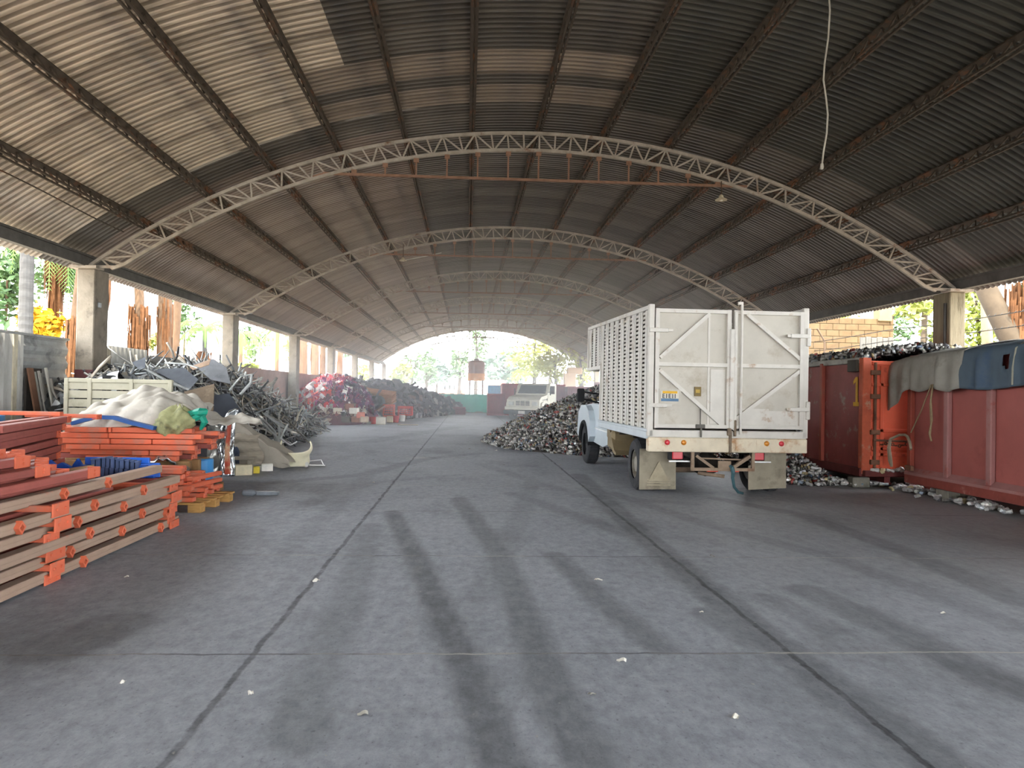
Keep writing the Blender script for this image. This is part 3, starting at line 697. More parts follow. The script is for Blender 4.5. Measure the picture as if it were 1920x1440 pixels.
# cab
arch = [(5.4+.47*math.cos(a), .42+.47*math.sin(a)) for a in np.linspace(.17, PI-.17, 12)]
b = MB(); b.prism([(3.28, .56), (3.28, .9), (3.74, .95), (3.74, 1.28), (5.05, 1.31), (6.2, 1.24), (6.48, 1.12), (6.5, .55), (5.93, .5)]+arch+[(4.88, .5), (3.9, .46)], -1.08, 1.08); cabo = b.build('cab', m_cab, tk)
for s in (-1, 1):
    b = MB(); b.prism([(4.7, .62), (4.72, .95), (4.9, 1.16), (5.2, 1.27), (5.8, 1.26), (6.15, 1.1), (6.3, .62), (5.93, .5)]+arch+[(4.88, .5)], min(s*1.0, s*1.2), max(s*1.0, s*1.2)); b.build('fender', m_cab, cabo)
    b = MB(); o_ = [(5.4+.466*math.cos(a), .42+.466*math.sin(a)) for a in np.linspace(0, PI, 14)]; i_ = [(5.4+.452*math.cos(a), .42+.452*math.sin(a)) for a in np.linspace(PI, 0, 14)]; b.prism(o_+i_, min(s*.8, s*1.195), max(s*.8, s*1.195)); b.build('dark_arch_lining', m_black, cabo)  # black lining added to darken the inside of the arch
for s in (-1, 1): b = MB(); b.tube([(s*1.2, 5.4+.485*math.cos(a), .42+.485*math.sin(a)) for a in np.linspace(.1, PI-.1, 14)], .04, 6); b.build('wheel_arch_flare', m_black, cabo)
b = MB(); b.add([(s*w, y, z) for y, z, w in ((3.8, 1.28, 1.0), (3.85, 1.93, .82), (4.75, 1.93, .82), (5.15, 1.3, .98)) for s in (-1, 1)], [(0, 2, 3, 1), (2, 4, 5, 3), (4, 6, 7, 5), (0, 6, 4, 2), (1, 3, 5, 7), (0, 1, 7, 6)]); g = b.build('cab_roof', m_cab, cabo)
b = MB(); b.add([(s*w, y, z) for s in (-1, 1) for y, z, w in ((3.95, 1.36, .985), (3.97, 1.84, .855), (4.68, 1.84, .855), (4.98, 1.36, .985))], [(0, 1, 2, 3), (7, 6, 5, 4)]); b.add([(-.75, 4.83, 1.84), (.75, 4.83, 1.84), (.88, 5.13, 1.36), (-.88, 5.13, 1.36)], [(0, 1, 2, 3)]); b.add([(-.7, 3.81, 1.4), (.7, 3.81, 1.4), (.66, 3.83, 1.8), (-.66, 3.83, 1.8)], [(0, 1, 2, 3)]); solidify(b.build('cab_window', m_glass, g), .012)
for s in (-1, 1):
    b = MB(); b.bbox(s*1.42-.075, s*1.42+.075, 4.55, 4.62, 1.34, 1.62, .02); b.bar((s*1.36, 4.6, 1.4), (s*.98, 4.75, 1.32), .03); b.bar((s*1.36, 4.6, 1.55), (s*.95, 4.75, 1.5), .03); b.build('door_mirror', m_black, cabo)
b = MB(); b.box(-.55, .55, 6.49, 6.52, .72, 1.05); b.build('radiator_grille', m_black, cabo)
b = MB(); b.bbox(-1.05, 1.05, 6.48, 6.66, .48, .66, .03); b.build('front_bumper', m_steel, tk)
for s in (-1, 1): b = MB(); b.bbox(s*.82-.14, s*.82+.14, 6.46, 6.53, .86, 1.04, .02); b.build('headlamp', pm('lamp_glass', 'd9dee0', .15), cabo)
# light door crease
b = MB()
for s in (-1, 1): b.bar((s*1.085, 3.3, .78), (s*1.085, 4.7, .8), .02, .03)
b.build('door_moulding', pm('moulding_white', 'eef1f2', .4), cabo)

# ================================================================== CREAM BONNETED TRUCK, far end
tq = thing('bonneted_truck', 'cream bonneted truck facing the camera behind the heap of cans', 'truck', (3.15, 42.4, 0), 2.68)
mc = pm('cream_cab_paint', 'cbc7b8', .5, 0, .12, 2, dirt='a39c8a', damt=.4)
# y forward: nose at y=0, cab behind
b = MB()
prof = [(-.05, .55), (0, .75), (-.04, 1.12), (-.35, 1.3), (-1.3, 1.42), (-1.32, .62), (-1.28, .62)]+[(-.83+.47*math.cos(a), .48+.47*math.sin(a)) for a in np.linspace(PI-.2, .2, 10)]
b.prism(prof, -1.0, 1.0)
b.build('bonnet', mc, tq)
b = MB(); b.prism([(-1.3, .6), (-1.3, 1.44), (-1.72, 2.02), (-1.9, 2.08), (-2.75, 2.08), (-2.85, 1.95), (-2.85, .6)], -.98, .98); cb = b.build('cab', mc, tq)
b = MB(); b.add([(-.86, -1.33, 1.5), (.86, -1.33, 1.5), (.8, -1.7, 1.98), (-.8, -1.7, 1.98)], [(0, 1, 2, 3)]); o = b.build('windscreen', pm('dusty_windscreen', '4c5254', .2, 0, .25, 1.2, dirt='8b8c86', damt=.35), cb); solidify(o, .02)
for s in (-1, 1): b = MB(); b.box(min(s*.97, s*.99), max(s*.97, s*.99), -2.55, -1.72, 1.48, 1.95); b.build('side_window', m_glass, cb)
for s in (-1, 1): b = MB(); b.bar((s*.99, -1.36, 1.44), (s*.99, -1.74, 2.0), .05, .03); b.box(min(s*.98, s*1.0), max(s*.98, s*1.0), -2.6, -1.4, .66, 1.42); b.bar((s*1.0, -1.62, 1.48), (s*1.0, -1.62, 1.95), .04, .03); b.build('door', mc, cb)
for s in (-1, 1): b = MB(); b.bbox(s*1.12-.03, s*1.12+.03, -1.5, -1.44, 1.4, 1.78, .01); b.bar((s*1.1, -1.47, 1.6), (s*.95, -1.4, 1.55), .03); b.build('door_mirror', m_black, cb)
b = MB(); b.box(-.42, .42, -.03, .02, .78, 1.08); o = b.build('radiator_grille', m_black, tq)
b = MB()
for z in (.8, .88, .96, 1.05): b.box(-.44, .44, .0, .035, z-.014, z+.014)
for x in (-.44, -.15, .15, .44): b.box(x-.015, x+.015, .0, .035, .78, 1.08)
b.build('grille_bars', mc, o)
for s in (-1, 1): b = MB(); b.bbox(s*.72-.16, s*.72+.16, -.06, .03, .8, 1.02, .02); b.build('headlamp', pm('dull_lamp', 'b9bab4', .3), tq)
b = MB(); b.bbox(-1.08, 1.08, -.1, .1, .55, .74, .03); b.build('nose_panel', mc, tq)
b = MB(); b.bbox(-1.12, 1.12, 0.0, .16, .3, .52, .02); b.build('front_bumper', pm('dark_bumper', '4a5052', .6), tq)
b = MB(); b.box(-.2, .2, .16, .175, .34, .5); b.build('number_plate', pm('plate_white', 'd8d6d0', .6), tq)
for s in (-1, 1): b = MB(); b.prism([(-1.36, .62), (-1.34, .9), (-1.1, 1.02), (-.5, 1.04), (-.2, .95), (-.15, .62), (-.34, .55)]+[(-.83+.47*math.cos(a), .48+.47*math.sin(a)) for a in np.linspace(.2, PI-.2, 10)], min(s*.98, s*1.1), max(s*.98, s*1.1)); b.build('fender', mc, tq)
for s in (-1, 1): b = MB(); b.bar((s*1.005, -.5, 1.12), (s*1.005, -1.2, 1.17), .04, .03); b.box(min(s*1.0, s*1.02), max(s*1.0, s*1.02), -1.28, -1.2, 1.1, 1.22); b.build('bonnet_trim', m_black, tq)
b = MB(); b.box(-.42, .42, -6.0, -.2, .5, .72); b.bbox(-1.0, 1.0, -6.2, -3.1, .8, .95, .02); b.build('chassis', m_frame, tq)
for s in (-1, 1): wheel(tq, s*.93, -.83, .44, .24, sgn=s); wheel(tq, s*.9, -4.9, .44, .4, sgn=s)

# ================================================================== RED CONTAINERS
m_c1 = pm('battered_maroon', '934a46', .55, 0, .25, 2.5, dirt='a08f88', dscale=3.4, damt=.42)
m_c1d = pm('orange_red_door', 'da6448', .5, 0, .14, 2, dirt='8e3a2c', dscale=3, damt=.4)
m_c1r = pm('orange_red_rib', '9a4a3c', .55, 0, .2, 3, dirt='8f5a4a', damt=.4)
m_c2 = pm('brick_red_plate', 'a65d57', .55, 0, .12, 1.5, dirt='924e49', dscale=1.2, damt=.45)
m_c2r = pm('pinkish_rib', 'a37470', .6, 0, .15, 3, dirt='9a5248', damt=.5)
m_rail = pm('pale_grey_rail', 'a9a6a0', .6, .2, .25, 4, dirt='6b5a50', damt=.5)
m_yel = pm('yellow_numeral', 'e0a824', .55, 0, .1, 6, dirt='b5781c', damt=.3)
m_rust = pm('rust_steel', '7c5a48', .85, .1, .35, 6, dirt='4a342a', damt=.5)
c1 = thing('skip_container', 'red open-top container numbered 1, heaped with cans', 'container', (6.68, 12.25, 0), 0)
L1, W1, ZB, ZT = 5.6, 2.4, .24, 2.17
b = MB(); b.box(0, .03, 0, L1, ZB+.08, ZT); b.box(W1-.03, W1, 0, L1, ZB+.08, ZT); b.box(0, W1, L1-.03, L1, ZB+.08, ZT); b.box(0, W1, 0, L1, ZB+.02, ZB+.1); b.build('shell', m_c1, c1)
for q, y in enumerate((1.45, 2.25, 3.2, 4.2, 5.2)):
    b = MB(); b.bbox(-.07, .0, y-.05, y+.05, ZB+.05, ZT-.02, .01); b.build('side_rib', m_c1r, c1)
b = MB(); b.bbox(-.05, .05, 0, L1, ZT-.06, ZT+.04, .01); b.bbox(W1-.05, W1+.05, 0, L1, ZT-.06, ZT+.04, .01); b.build('top_rail', m_rail, c1)
b = MB(); b.bbox(-.09, .08, -.02, L1, ZB-.04, ZB+.1, .012); b.bbox(W1-.08, W1+.09, -.02, L1, ZB-.04, ZB+.1, .012); b.bbox(-.05, W1+.05, -.12, .05, ZB-.03, ZB+.07, .012); b.bar((.4, 0, ZB-.08), (.4, L1, ZB-.08), .1, .12); b.bar((W1-.4, 0, ZB-.08), (W1-.4, L1, ZB-.08), .1, .12); b.build('base_rail', pm('dark_red_rail', '6a3230', .7, 0, .3, 4, dirt='4a2c28', damt=.5), c1)
b = MB(); b.bbox(-.06, .09, -.04, .1, ZB, ZT+.03, .012); b.bbox(W1-.09, W1+.06, -.04, .1, ZB, ZT+.03, .012); b.build('corner_post', pm('worn_orange_post', 'bf5d42', .6, 0, .25, 5, dirt='b09a84', dscale=4, damt=.45), c1)
b = MB(); b.box(.09, W1-.09, -.02, .02, ZB+.1, ZT-.02); o = b.build('end_door', m_c1d, c1)
b = MB()
for z in (ZT-.06, 1.75, .98, .68, .58): b.bbox(.1, W1-.1, -.05, -.01, z-.03, z+.03, .008)
for x in (.27, 1.1, 1.9): b.bbox(x-.03, x+.03, -.05, -.01, ZB+.12, ZT-.1, .008)
b.build('door_stiffener', m_c1d, o)
b = MB(); b.tube([(.14, -.07, ZB+.1), (.14, -.07, ZT-.05)], .022, 8); b.tube([(.1, -.09, .82), (1.0, -.09, .8)], .018, 6)
for z in (1.95, 1.55, .95, .45): b.bbox(.06, .22, -.1, -.04, z-.04, z+.04, .01)
for q in range(9): b.lathe([(.018, -.01), (.03, -.01), (.03, .01), (.018, .01)], 8, Matrix.Translation((.25+q*.06, -.1, .75+.02*math.sin(q))) @ Matrix.Rotation(PI/2*(q % 2), 4, 'X'), caps=False)
b.build('locking_rod', m_rust, o)
b = MB(); b.add([(-.012, y, z) for y, z in ((.36, 1.38), (.36, 1.45), (.285, 1.45), (.285, 1.88), (.215, 1.88), (.215, 1.45), (.14, 1.45), (.14, 1.38))], [(0, 1, 2, 3, 4, 5, 6, 7)]); b.add([(-.012, y, z) for y, z in ((.285, 1.88), (.285, 1.80), (.36, 1.75), (.36, 1.81))], [(0, 1, 2, 3)]); solidify(b.build('painted_numeral', m_yel, c1), .006)
b = MB(); b.bbox(-.1, .0, .12, .42, ZT-.2, ZT-.0, .01); b.build('top_bracket', pm('dark_bracket', '4b463f', .7), c1)
c2 = thing('skip_container', 'brick red ribbed container under the blue and grey tarpaulins', 'container', (7.2, 11.78, 0), 0)
L2, W2 = 6.6, 2.3
b = MB(); b.box(0, .03, -L2, 0, ZB+.1, 2.2); b.box(W2-.03, W2, -L2, 0, ZB+.1, 2.2); b.box(0, W2, -.03, 0, ZB+.1, 2.2); b.box(0, W2, -L2, -L2+.03, ZB+.1, 2.2); b.box(0, W2, -L2, 0, ZB+.08, ZB+.14); b.build('shell', m_c2, c2)
for q in range(7):
    y = -.06-q*.925; b = MB(); b.bbox(-.075, .0, y-.055, y+.055, ZB+.08, 2.18, .012); b.build('side_rib', m_c1r if q == 0 else m_c2r, c2)
b = MB(); b.prism([(-.1, ZB+.06), (-.1, ZB+.1), (0, ZB+.17), (.05, ZB+.17), (.05, ZB+.06)], -L2, .02, 'y'); b.build('base_ledge', m_c2r, c2)
b = MB(); b.bbox(-.1, .02, -L2, .02, ZB-.07, ZB+.07, .008); b.bbox(W2-.02, W2+.1, -L2, .02, ZB-.07, ZB+.07, .008); b.bbox(0, W2, -.05, .03, ZB-.06, ZB+.1, .01); b.build('base_rail', pm('worn_red_rail', '8c453c', .6, 0, .2, 5, dirt='b98a80', dscale=5, damt=.4), c2)
b = MB(); b.bbox(-.04, .08, -L2, 0, 2.14, 2.22, .01); b.bbox(W2-.08, W2+.04, -L2, 0, 2.14, 2.22, .01); b.build('top_rail', m_c2r, c2)
b = MB(); b.bar((-.01, -2.95, 1.02), (-.01, -3.3, 1.02), .03, .02); b.bbox(-.12, -.06, -.2, -.02, ZB+.13, ZB+.21, .01); b.build('side_hook', m_rust, c2)
m_blk = pm('pale_block', '8f8a7e', .95, 0, .25, 5, dirt='6d685d', damt=.5, bump=.3)
for q, (x, y, sx, sy, h, lab) in enumerate(((6.72, 12.5, .3, .2, .17, 'pale concrete block under the near corner of the container numbered 1'), (7.28, 10.95, .2, .3, .16, 'concrete block propping the brick red container near its far end'), (7.56, 11.05, .26, .3, .16, 'grey block beside the prop under the brick red container'), (7.3, 7.6, .3, .3, .16, 'concrete block under the near half of the brick red container'), (8.9, 12.5, .3, .2, .17, 'concrete block under the far corner of the container numbered 1'), (6.8, 16.8, .3, .3, .17, 'concrete block under the back end of the container numbered 1'))):
    b = MB(); b.bbox(-sx/2, sx/2, -sy/2, sy/2, 0, h, .015); o = b.build('concrete_block', m_blk, None, (x, y, 0)); tag(o, lab, 'block', 'blocks under the red containers')
# tarpaulins
def fold(y, t, s): return .035*math.sin(7*y+s)+.025*math.sin(13*y+2*s+t)+.015*math.sin(23*y+s*3)
def drape(y0, y1, hem, top, xe, seed, nu=46, nv=26, hole=None, inner=1.6):
    b = MB()
    def fn(u, v):
        y = y0+(y1-y0)*u; zt = top(y)
        d = v*(inner+zt-hem(y))
        if d < inner: # lying over the load
            e = d/inner; x = xe+inner*(1-e)*.98; z = zt+.10*math.sin(PI*(1-e)*.8)+.04*math.sin(5*y+seed+4*e)*(1-e)-.04*e**6
            return (x, y, z)
        k = d-inner; x = xe-.035-.03*min(1, k*6)-abs(fold(y, k, seed))*min(1, k*3); return (x, y, zt-.04-k)
    b.grid(fn, nu, nv)
    if hole: b.f = [f for f in b.f if not (hole(Vector(b.v[f[0]])))]; b.m = b.m[:len(b.f)]
    return b
m_blue = pm('faded_blue_tarp', '566470', .75, 0, .18, 1.6, dirt='465870', dscale=1.4, damt=.5)
m_grey = pm('grey_canvas', '9a958c', .9, 0, .2, 3, dirt='7c776f', dscale=2.5, damt=.5)
b = drape(6.0, 11.1, lambda y: 1.73+.03*math.sin(3*y)+(.0 if y < 10.6 else (y-10.6)*.25), lambda y: 2.27+.03*math.sin(2.1*y)+(.05 if y < 9.2 else 0), 7.17, 1.3, 110, 44, hole=lambda p: 9.42 < p.y < 9.55+.12*(p.z-2) and 1.98 < p.z < 2.17 and p.x < 7.2)
o = b.build('tarpaulin', m_blue, None, smooth=True); solidify(o, .01); tag(o, 'faded blue tarpaulin draped over the brick red container', 'tarpaulin')
b = MB(); b.tube([(7.03, 9.3, 1.72), (7.05, 9.32, 1.95), (7.1, 9.33, 2.2), (7.3, 9.35, 2.33)], .012, 5); b.build('seam_rope', pm('pale_rope', 'a9a696', .9), o)
b = drape(10.35, 12.35, lambda y: (1.70 if y < 11.6 else 1.70-(y-11.6)*.55)-.03*math.sin(9*y), lambda y: 2.29-.04*(y-10.3)+(0 if y < 11.8 else -.1*(y-11.8)), 7.14, 4.1, 50, 40)
o = b.build('tarpaulin', m_grey, None, smooth=True); solidify(o, .012); tag(o, 'grey canvas sheet hanging over the corner between the two containers', 'tarpaulin')
m_rope = pm('tan_rope', '9c8a6c', .95, 0, .2, 30)
b = MB(); b.tube([(7.06, 11.0, 1.75), (7.04, 11.02, 1.5), (7.05, 11.0, 1.2), (7.03, 11.03, 1.0), (7.05, 11.01, .88)], .014, 6); b.tube([(7.06, 11.0, 1.7), (7.05, 11.05, 1.45), (7.05, 11.02, 1.1), (7.05, 11.05, .95)], .012, 6); b.tube([(7.04, 11.01, 1.74), (7.07, 11.3, 1.35), (7.1, 11.62, .98)], .01, 5)
tag(b.build('rope', m_rope), 'tan rope hanging from the tarpaulin down the brick red container', 'rope')
b = MB(); b.tube([(6.95, 11.95, .85), (7.05, 11.85, .93), (7.06, 11.72, .94), (7.03, 11.6, .92), (7.02, 11.52, .84), (7.03, 11.5, .74), (7.06, 11.56, .72)], .022, 7); b.tube([(6.95, 11.95, .85), (6.93, 11.95, .7), (6.96, 11.96, .5), (6.98, 11.95, .4)], [.022, .03, .035, .02], 7)
tag(b.build('hose', pm('old_hose', '9b8c78', .8)), 'old hose hooked over the corner rib of the brick red container', 'hose')
# far red containers
def far_cont(name, x, y, w, l, h, lab, m, ribs, rz=0):
    t = thing(name, lab, 'container', (x, y, 0), rz)
    b = MB(); b.box(-w/2, w/2, 0, l, .12, h); b.build('shell', m, t)
    r = MB()
    for q in range(ribs): xx = -w/2+w*(q+.5)/ribs; r.bbox(xx-.05, xx+.05, -.07, 0, .15, h-.03, .01)
    r.bbox(-w/2-.03, w/2+.03, -.1, .05, h-.1, h+.02, .01); r.bbox(-w/2-.03, w/2+.03, -.1, .05, .08, .22, .01); r.build('rib_frame', m, t)
    return t
m_fc = pm('dull_maroon', '8a3436', .6, 0, .2, 1.5, dirt='6a2a2c', damt=.4)
far_cont('skip_container', 4.2, 47.5, 4.0, 2.2, 2.08, 'dull red ribbed container standing behind the cream truck', m_fc, 9)
far_cont('skip_container', 1.75, 46.8, .95, 1.6, 1.42, 'low dull red skip left of the cream truck, against the green fence', m_fc, 3)
far_cont('skip_container', 7.1, 46.3, 1.75, 2.2, 1.95, 'dull red container between the cream truck and the can heap crest', m_fc, 4)
far_cont('skip_container', 8.9, 43.5, 2.0, 3, 2.25, 'tallest dull red container at the far right end, half behind the can heap', m_fc, 4)
# ================================================================== ORANGE RACK STEEL, left foreground
m_or = pm('rack_orange', 'd26a4c', .55, 0, .12, 3, dirt='ae7260', dscale=2.5, damt=.42, rnd=.1)
m_ord = pm('rack_red_oxide', '98524a', .6, 0, .2, 2.5, dirt='74443f', dscale=2, damt=.5, rnd=.12)
m_dust = pm('dusty_rail', 'a08776', .8, 0, .15, 2.5, dirt='bd6a52', dscale=2.2, damt=.38, rnd=.06)
m_dark = pm('dark_hole', '2a1a16', .9)
def channel(b, L, w, h, mi=0, lip=.012):
    """C channel along +y from y=0, open side towards -x, web on +x"""
    b.prism([(w/2, 0), (w/2, h), (-w/2, h), (-w/2, h-lip), (w/2-.008, h-lip*.6), (w/2-.008, lip*.6), (-w/2, lip), (-w/2, 0)], 0, L, 'y', mi)
def rail(lab, loc, rotz, L, w, h, mat, group, studs=(), plate=None, tilt=0):
    t = thing('rack_rail', lab, 'rack beam', loc, rotz, group); t.rotation_euler.x = tilt
    b = MB(); b.bbox(-w/2, w/2, 0, L, 0, h, .006); b.bbox(w/2-.004, w/2+.004, 0, L, h*.42, h*.5, .001); b.build('rail_body', mat, t)
    for y in studs:
        s = MB(); M = Matrix.Translation((w/2, y, h*.5)) @ Matrix.Rotation(PI/4, 4, 'X')
        for (a, b2, c, d) in ((-.034, .034, .018, .034), (-.034, .034, -.034, -.018), (-.034, -.018, -.018, .018), (.018, .034, -.018, .018)): s.box(-.01, .034, a, b2, c, d, M=M)
        s.box(0, .012, -.018, .018, -.018, .018, mi=1, M=M); s.build('socket_stud', [m_or, m_dark], t)
    if plate:
        y, ph, pl = plate
        p = MB(); p.bbox(w/2-.002, w/2+.012, y-pl, y, h/2-ph/2, h/2+ph/2, .003); p.bbox(-w/2, w/2+.012, y-.01, y+.002, h/2-ph/2, h/2+ph/2, .003)
        for q in (.25, .6): p.bbox(w/2+.012, w/2+.024, y-pl*.5-.01, y-pl*.5+.01, h/2-ph/2+ph*q, h/2-ph/2+ph*q+.02, .003)
        p.build('end_connector', m_or, t)
    return t
def cross(lab, x1, y, z, L, w, h, mat, group, plate_l=.2, plate_h=.085, yaw=0):
    """beam along x whose right-hand end, with its connector plate, stands at x1"""
    t = thing('rack_beam', lab, 'rack beam', (x1, y, z), yaw, group)
    b = MB(); b.bbox(-L, 0, -w/2, w/2, 0, h, .006); b.bbox(-L, 0, -w/2-.003, -w/2+.004, h*.45, h*.52, .001); b.build('beam_body', mat, t)
    if plate_l:
        p = MB(); p.bbox(-.004, .008, -w/2-.02, plate_l-w/2, h/2-plate_h*.6, h/2+plate_h*.4, .003); p.bbox(-.05, .008, -w/2-.02, plate_l-w/2, h/2-plate_h*.6-.004, h/2-plate_h*.6+.006, .002)
        for q in (.2, .75): p.bbox(.006, .02, -w/2+plate_l*q-.02, -w/2+plate_l*q, h/2-.02, h/2, .003)
        p.build('end_connector', m_or, t)
    return t
GA = 'long dusty rails of the front left stack'; GB = 'crosswise beams of the front left stack'
ST = .112
for k in range(6):
    z = .02+k*ST
    o = [.0, -.03, .02, -.02, .03, -.14][k]
    stud = [(2.35, 3.9), (2.2, 3.1, 4.1), (2.4, 3.4), (2.28, 3.1), (1.4, 2.45, 3.4), (1.2, 2.3, 3.05)][k]
    yend = [8.42, 8.4, 8.45, 8.38, 8.35, 8.30][k]
    y0 = 4.0
    rail(f'dusty brown rail with orange sockets, {ORD[k]} from the ground, front left stack', (-3.17+o, y0, z), 0, yend-y0, .10, .078, m_dust, GA, stud)
    for r in range(1, 5):
        if k < 4 and r > 1: continue
        rail(f'rack rail in row {ORD[r]} behind the outer face, {ORD[k]} layer up, front left stack', (-3.17+o-.22*r, y0, z), 0, (yend-y0-.05*r) if k < 4 else 3.4-.1*r, .10, .078, m_ord if r % 2 else m_dust, GA)
for k in range(6):
    for q, y in enumerate((8.18, 5.88)):
        z = .02+k*ST-.008
        nm = 'far' if q == 0 else 'near'
        if k == 5 and q == 0: continue
        cross(f'orange crosswise rack beam under the {nm} ends, {ORD[k]} layer up in the front left stack', -3.085+R_.uniform(-.04, .03), y-R_.uniform(0, .06), max(.012, z-.03), 1.7, .05, .05, m_or, GB, .2+R_.uniform(-.03, .05), .1)
# upper group on the same stack: reddish beams whose far ends show
GU = 'upper reddish beams of the front left stack'
ups = [(-3.36, 6.95, .70), (-3.50, 6.75, .70), (-3.62, 6.45, .70), (-3.82, 7.1, .70), (-3.42, 6.30, .78), (-3.58, 6.62, .78), (-3.78, 6.9, .78), (-3.52, 6.2, .86), (-3.68, 6.4, .86), (-3.9, 6.75, .86), (-3.95, 7.05, .78), (-4.1, 6.9, .70)]
for q, (x, y, z) in enumerate(ups):
    lay = {.70: 'lowest', .78: 'middle', .86: 'top'}[z]; same = [u for u in ups if u[2] == z]; pos = sorted(-u[0] for u in same).index(-x)
    rail(f'reddish rack beam, {lay} layer of upper group, {ORD[pos]} from outer edge, front left stack', (x, 4.2, z), .01*((q % 3)-1), y-4.2, .10, .062, m_or if q == 9 else m_ord, GU, (), (y-4.2, .09, .2))
for q, y in enumerate((4.9, 6.05)):
    cross(f'pale orange beam laid across the top of the front left stack, {"nearer" if q == 0 else "farther"} of the two', -3.55-.1*q, y, .93, 1.6, .06, .05, m_or, GU, .18, .08, .05)
# stack behind at far left: beams swung to the left
GL = 'beams of the far left stack'
for k in range(8):
    z = .42+k*.087
    for r in range(2):
        y = -R_.uniform(.0, .35)-(.25 if k in (2, 4) else 0)
        x = -5.12-.16*r+R_.uniform(-.04, .04)
        t = rail(f'dark red rack beam, {ORD[k]} layer up, {"front" if r == 0 else "back"} row of the far left stack', (x+2.6*math.sin(.26)*1.0, 10.0-2.6*math.cos(.26)+y, z), .26, 2.6, .11, .075, m_ord, GL, (), (2.6, .08, .16) if k > 1 else None)
t = cross('bright orange beam lying level on top of the far left stack', -5.05, 9.7, 1.115, 2.6, .09, .05, m_or, GL, .0)
t = cross('short orange beam with a square hole below the level top beam of the far left stack', -5.62, 8.95, 1.02, 1.2, .1, .075, m_or, GL, .0)
b = MB(); b.box(-.1, -.07, -.052, -.05, .02, .05); b.build('beam_hole', m_dark, t)
cross('orange beam end standing out behind the level top beam of the far left stack', -4.75, 10.0, 1.08, .9, .08, .05, m_or, GL, .12, .06)
for q in range(4):   # timber bearers under that stack
    b = MB(); b.bbox(-1.1, .3, -.06, .06, 0, .10, .01); b.bbox(-1.1, .3, -.05, .05, .1, .42, .01)
    o = b.build('timber_bearer', pm('old_timber', '8a6a48', .9, 0, .3, 4), None, (-4.75, 7.75+.55*q, 0)); tag(o, f'old timber bearer under the far left stack, {ORD[q]} from the camera', 'timber', 'bearers under the far left stack')
# stack with beams lying crosswise (broad orange faces to the camera)
GC = 'broad-faced beams of the crosswise stack'
for k in range(6):
    z = .50+k*.075
    xs_ = -3.62+R_.uniform(-.1, .08)-(.25 if k < 2 else 0)
    xl_ = [-5.1, -5.3, -5.45, -5.6, -5.5, -5.35][k]
    cut = sorted(R_.uniform(xl_+.4, xs_-.4) for _ in range(1+k % 2))
    ed = [xl_]+cut+[xs_]
    for q in range(len(ed)-1):
        L = ed[q+1]-ed[q]-.012
        cross(f'broad orange beam, {ORD[k]} layer up, {ORD[q]} from the left, face of the crosswise stack', ed[q+1], 10.42+R_.uniform(-.05, .03), z, L, .12, .068, m_or, GC, .0)
    cross(f'orange rack beam in the back row, {ORD[k]} layer up, of the crosswise stack', xs_-.05+R_.uniform(0, .2), 10.75, z, 1.9, .12, .068, m_or if k % 2 else m_ord, GC, .2, .07)
    cross(f'orange rack beam in the rearmost row, {ORD[k]} layer up, of the crosswise stack', xs_-.1+R_.uniform(0, .2), 11.1, z, 1.9, .12, .068, m_ord, GC, .0)
cross('orange beam end standing proud at the upper right corner of the crosswise stack', -3.42, 10.62, .84, .7, .1, .06, m_or, GC, .0)
b = MB()
for q in range(3): b.bbox(-.9, .9, -.35+.35*q-.05, -.35+.35*q+.05, 0, .5, .01)
tag(b.build('timber_bearer', MATS['old_timber'], None, (-4.6, 10.72, 0)), 'timber trestle carrying the crosswise stack of orange beams', 'timber')
# pallet stack at the right-hand end
GP = 'beams stacked on the pallet'
pal = thing('pallet', 'yellowish wooden pallet under the beam ends right of the front left stack', 'pallet', (-3.72, 9.72, 0), -.06)
m_wood = pm('pallet_pine', 'b58a52', .85, 0, .25, 4, dirt='8e6a40', damt=.45, stretch=(1, 6, 6))
for q in range(3):
    for r in range(3):
        b = MB(); b.bbox(-.6+.52*r, -.44+.52*r, -.5+.45*q, -.36+.45*q, 0, .095, .006); b.build('block', m_wood, pal)
for q in range(6): b = MB(); b.bbox(-.6, .6, -.52+.2*q, -.4+.2*q, .095, .118, .004); b.build('deck_board', m_wood, pal)
for k in range(6):
    z = .12+k*.068
    for q in range(4):
        y = 9.3+.36*q
        x1 = -3.22-.03*k+R_.uniform(-.13, .08)-.04*q
        if k > 3 and q > 1: continue
        cross(f'orange rack beam on the pallet, {ORD[k]} layer up, {ORD[q]} row back', x1, y+R_.uniform(-.03, .03), z, .95, .11, .055, m_or, GP, .1 if q % 2 else 0, .06)
for k in range(3):
    rail(f'orange rail slanting over the back of the pallet, {ORD[k]} layer up', (-3.5+.05*k, 9.5, .14+.1*k), -.16, 1.0-.12*k, .07, .05, m_or, GP)
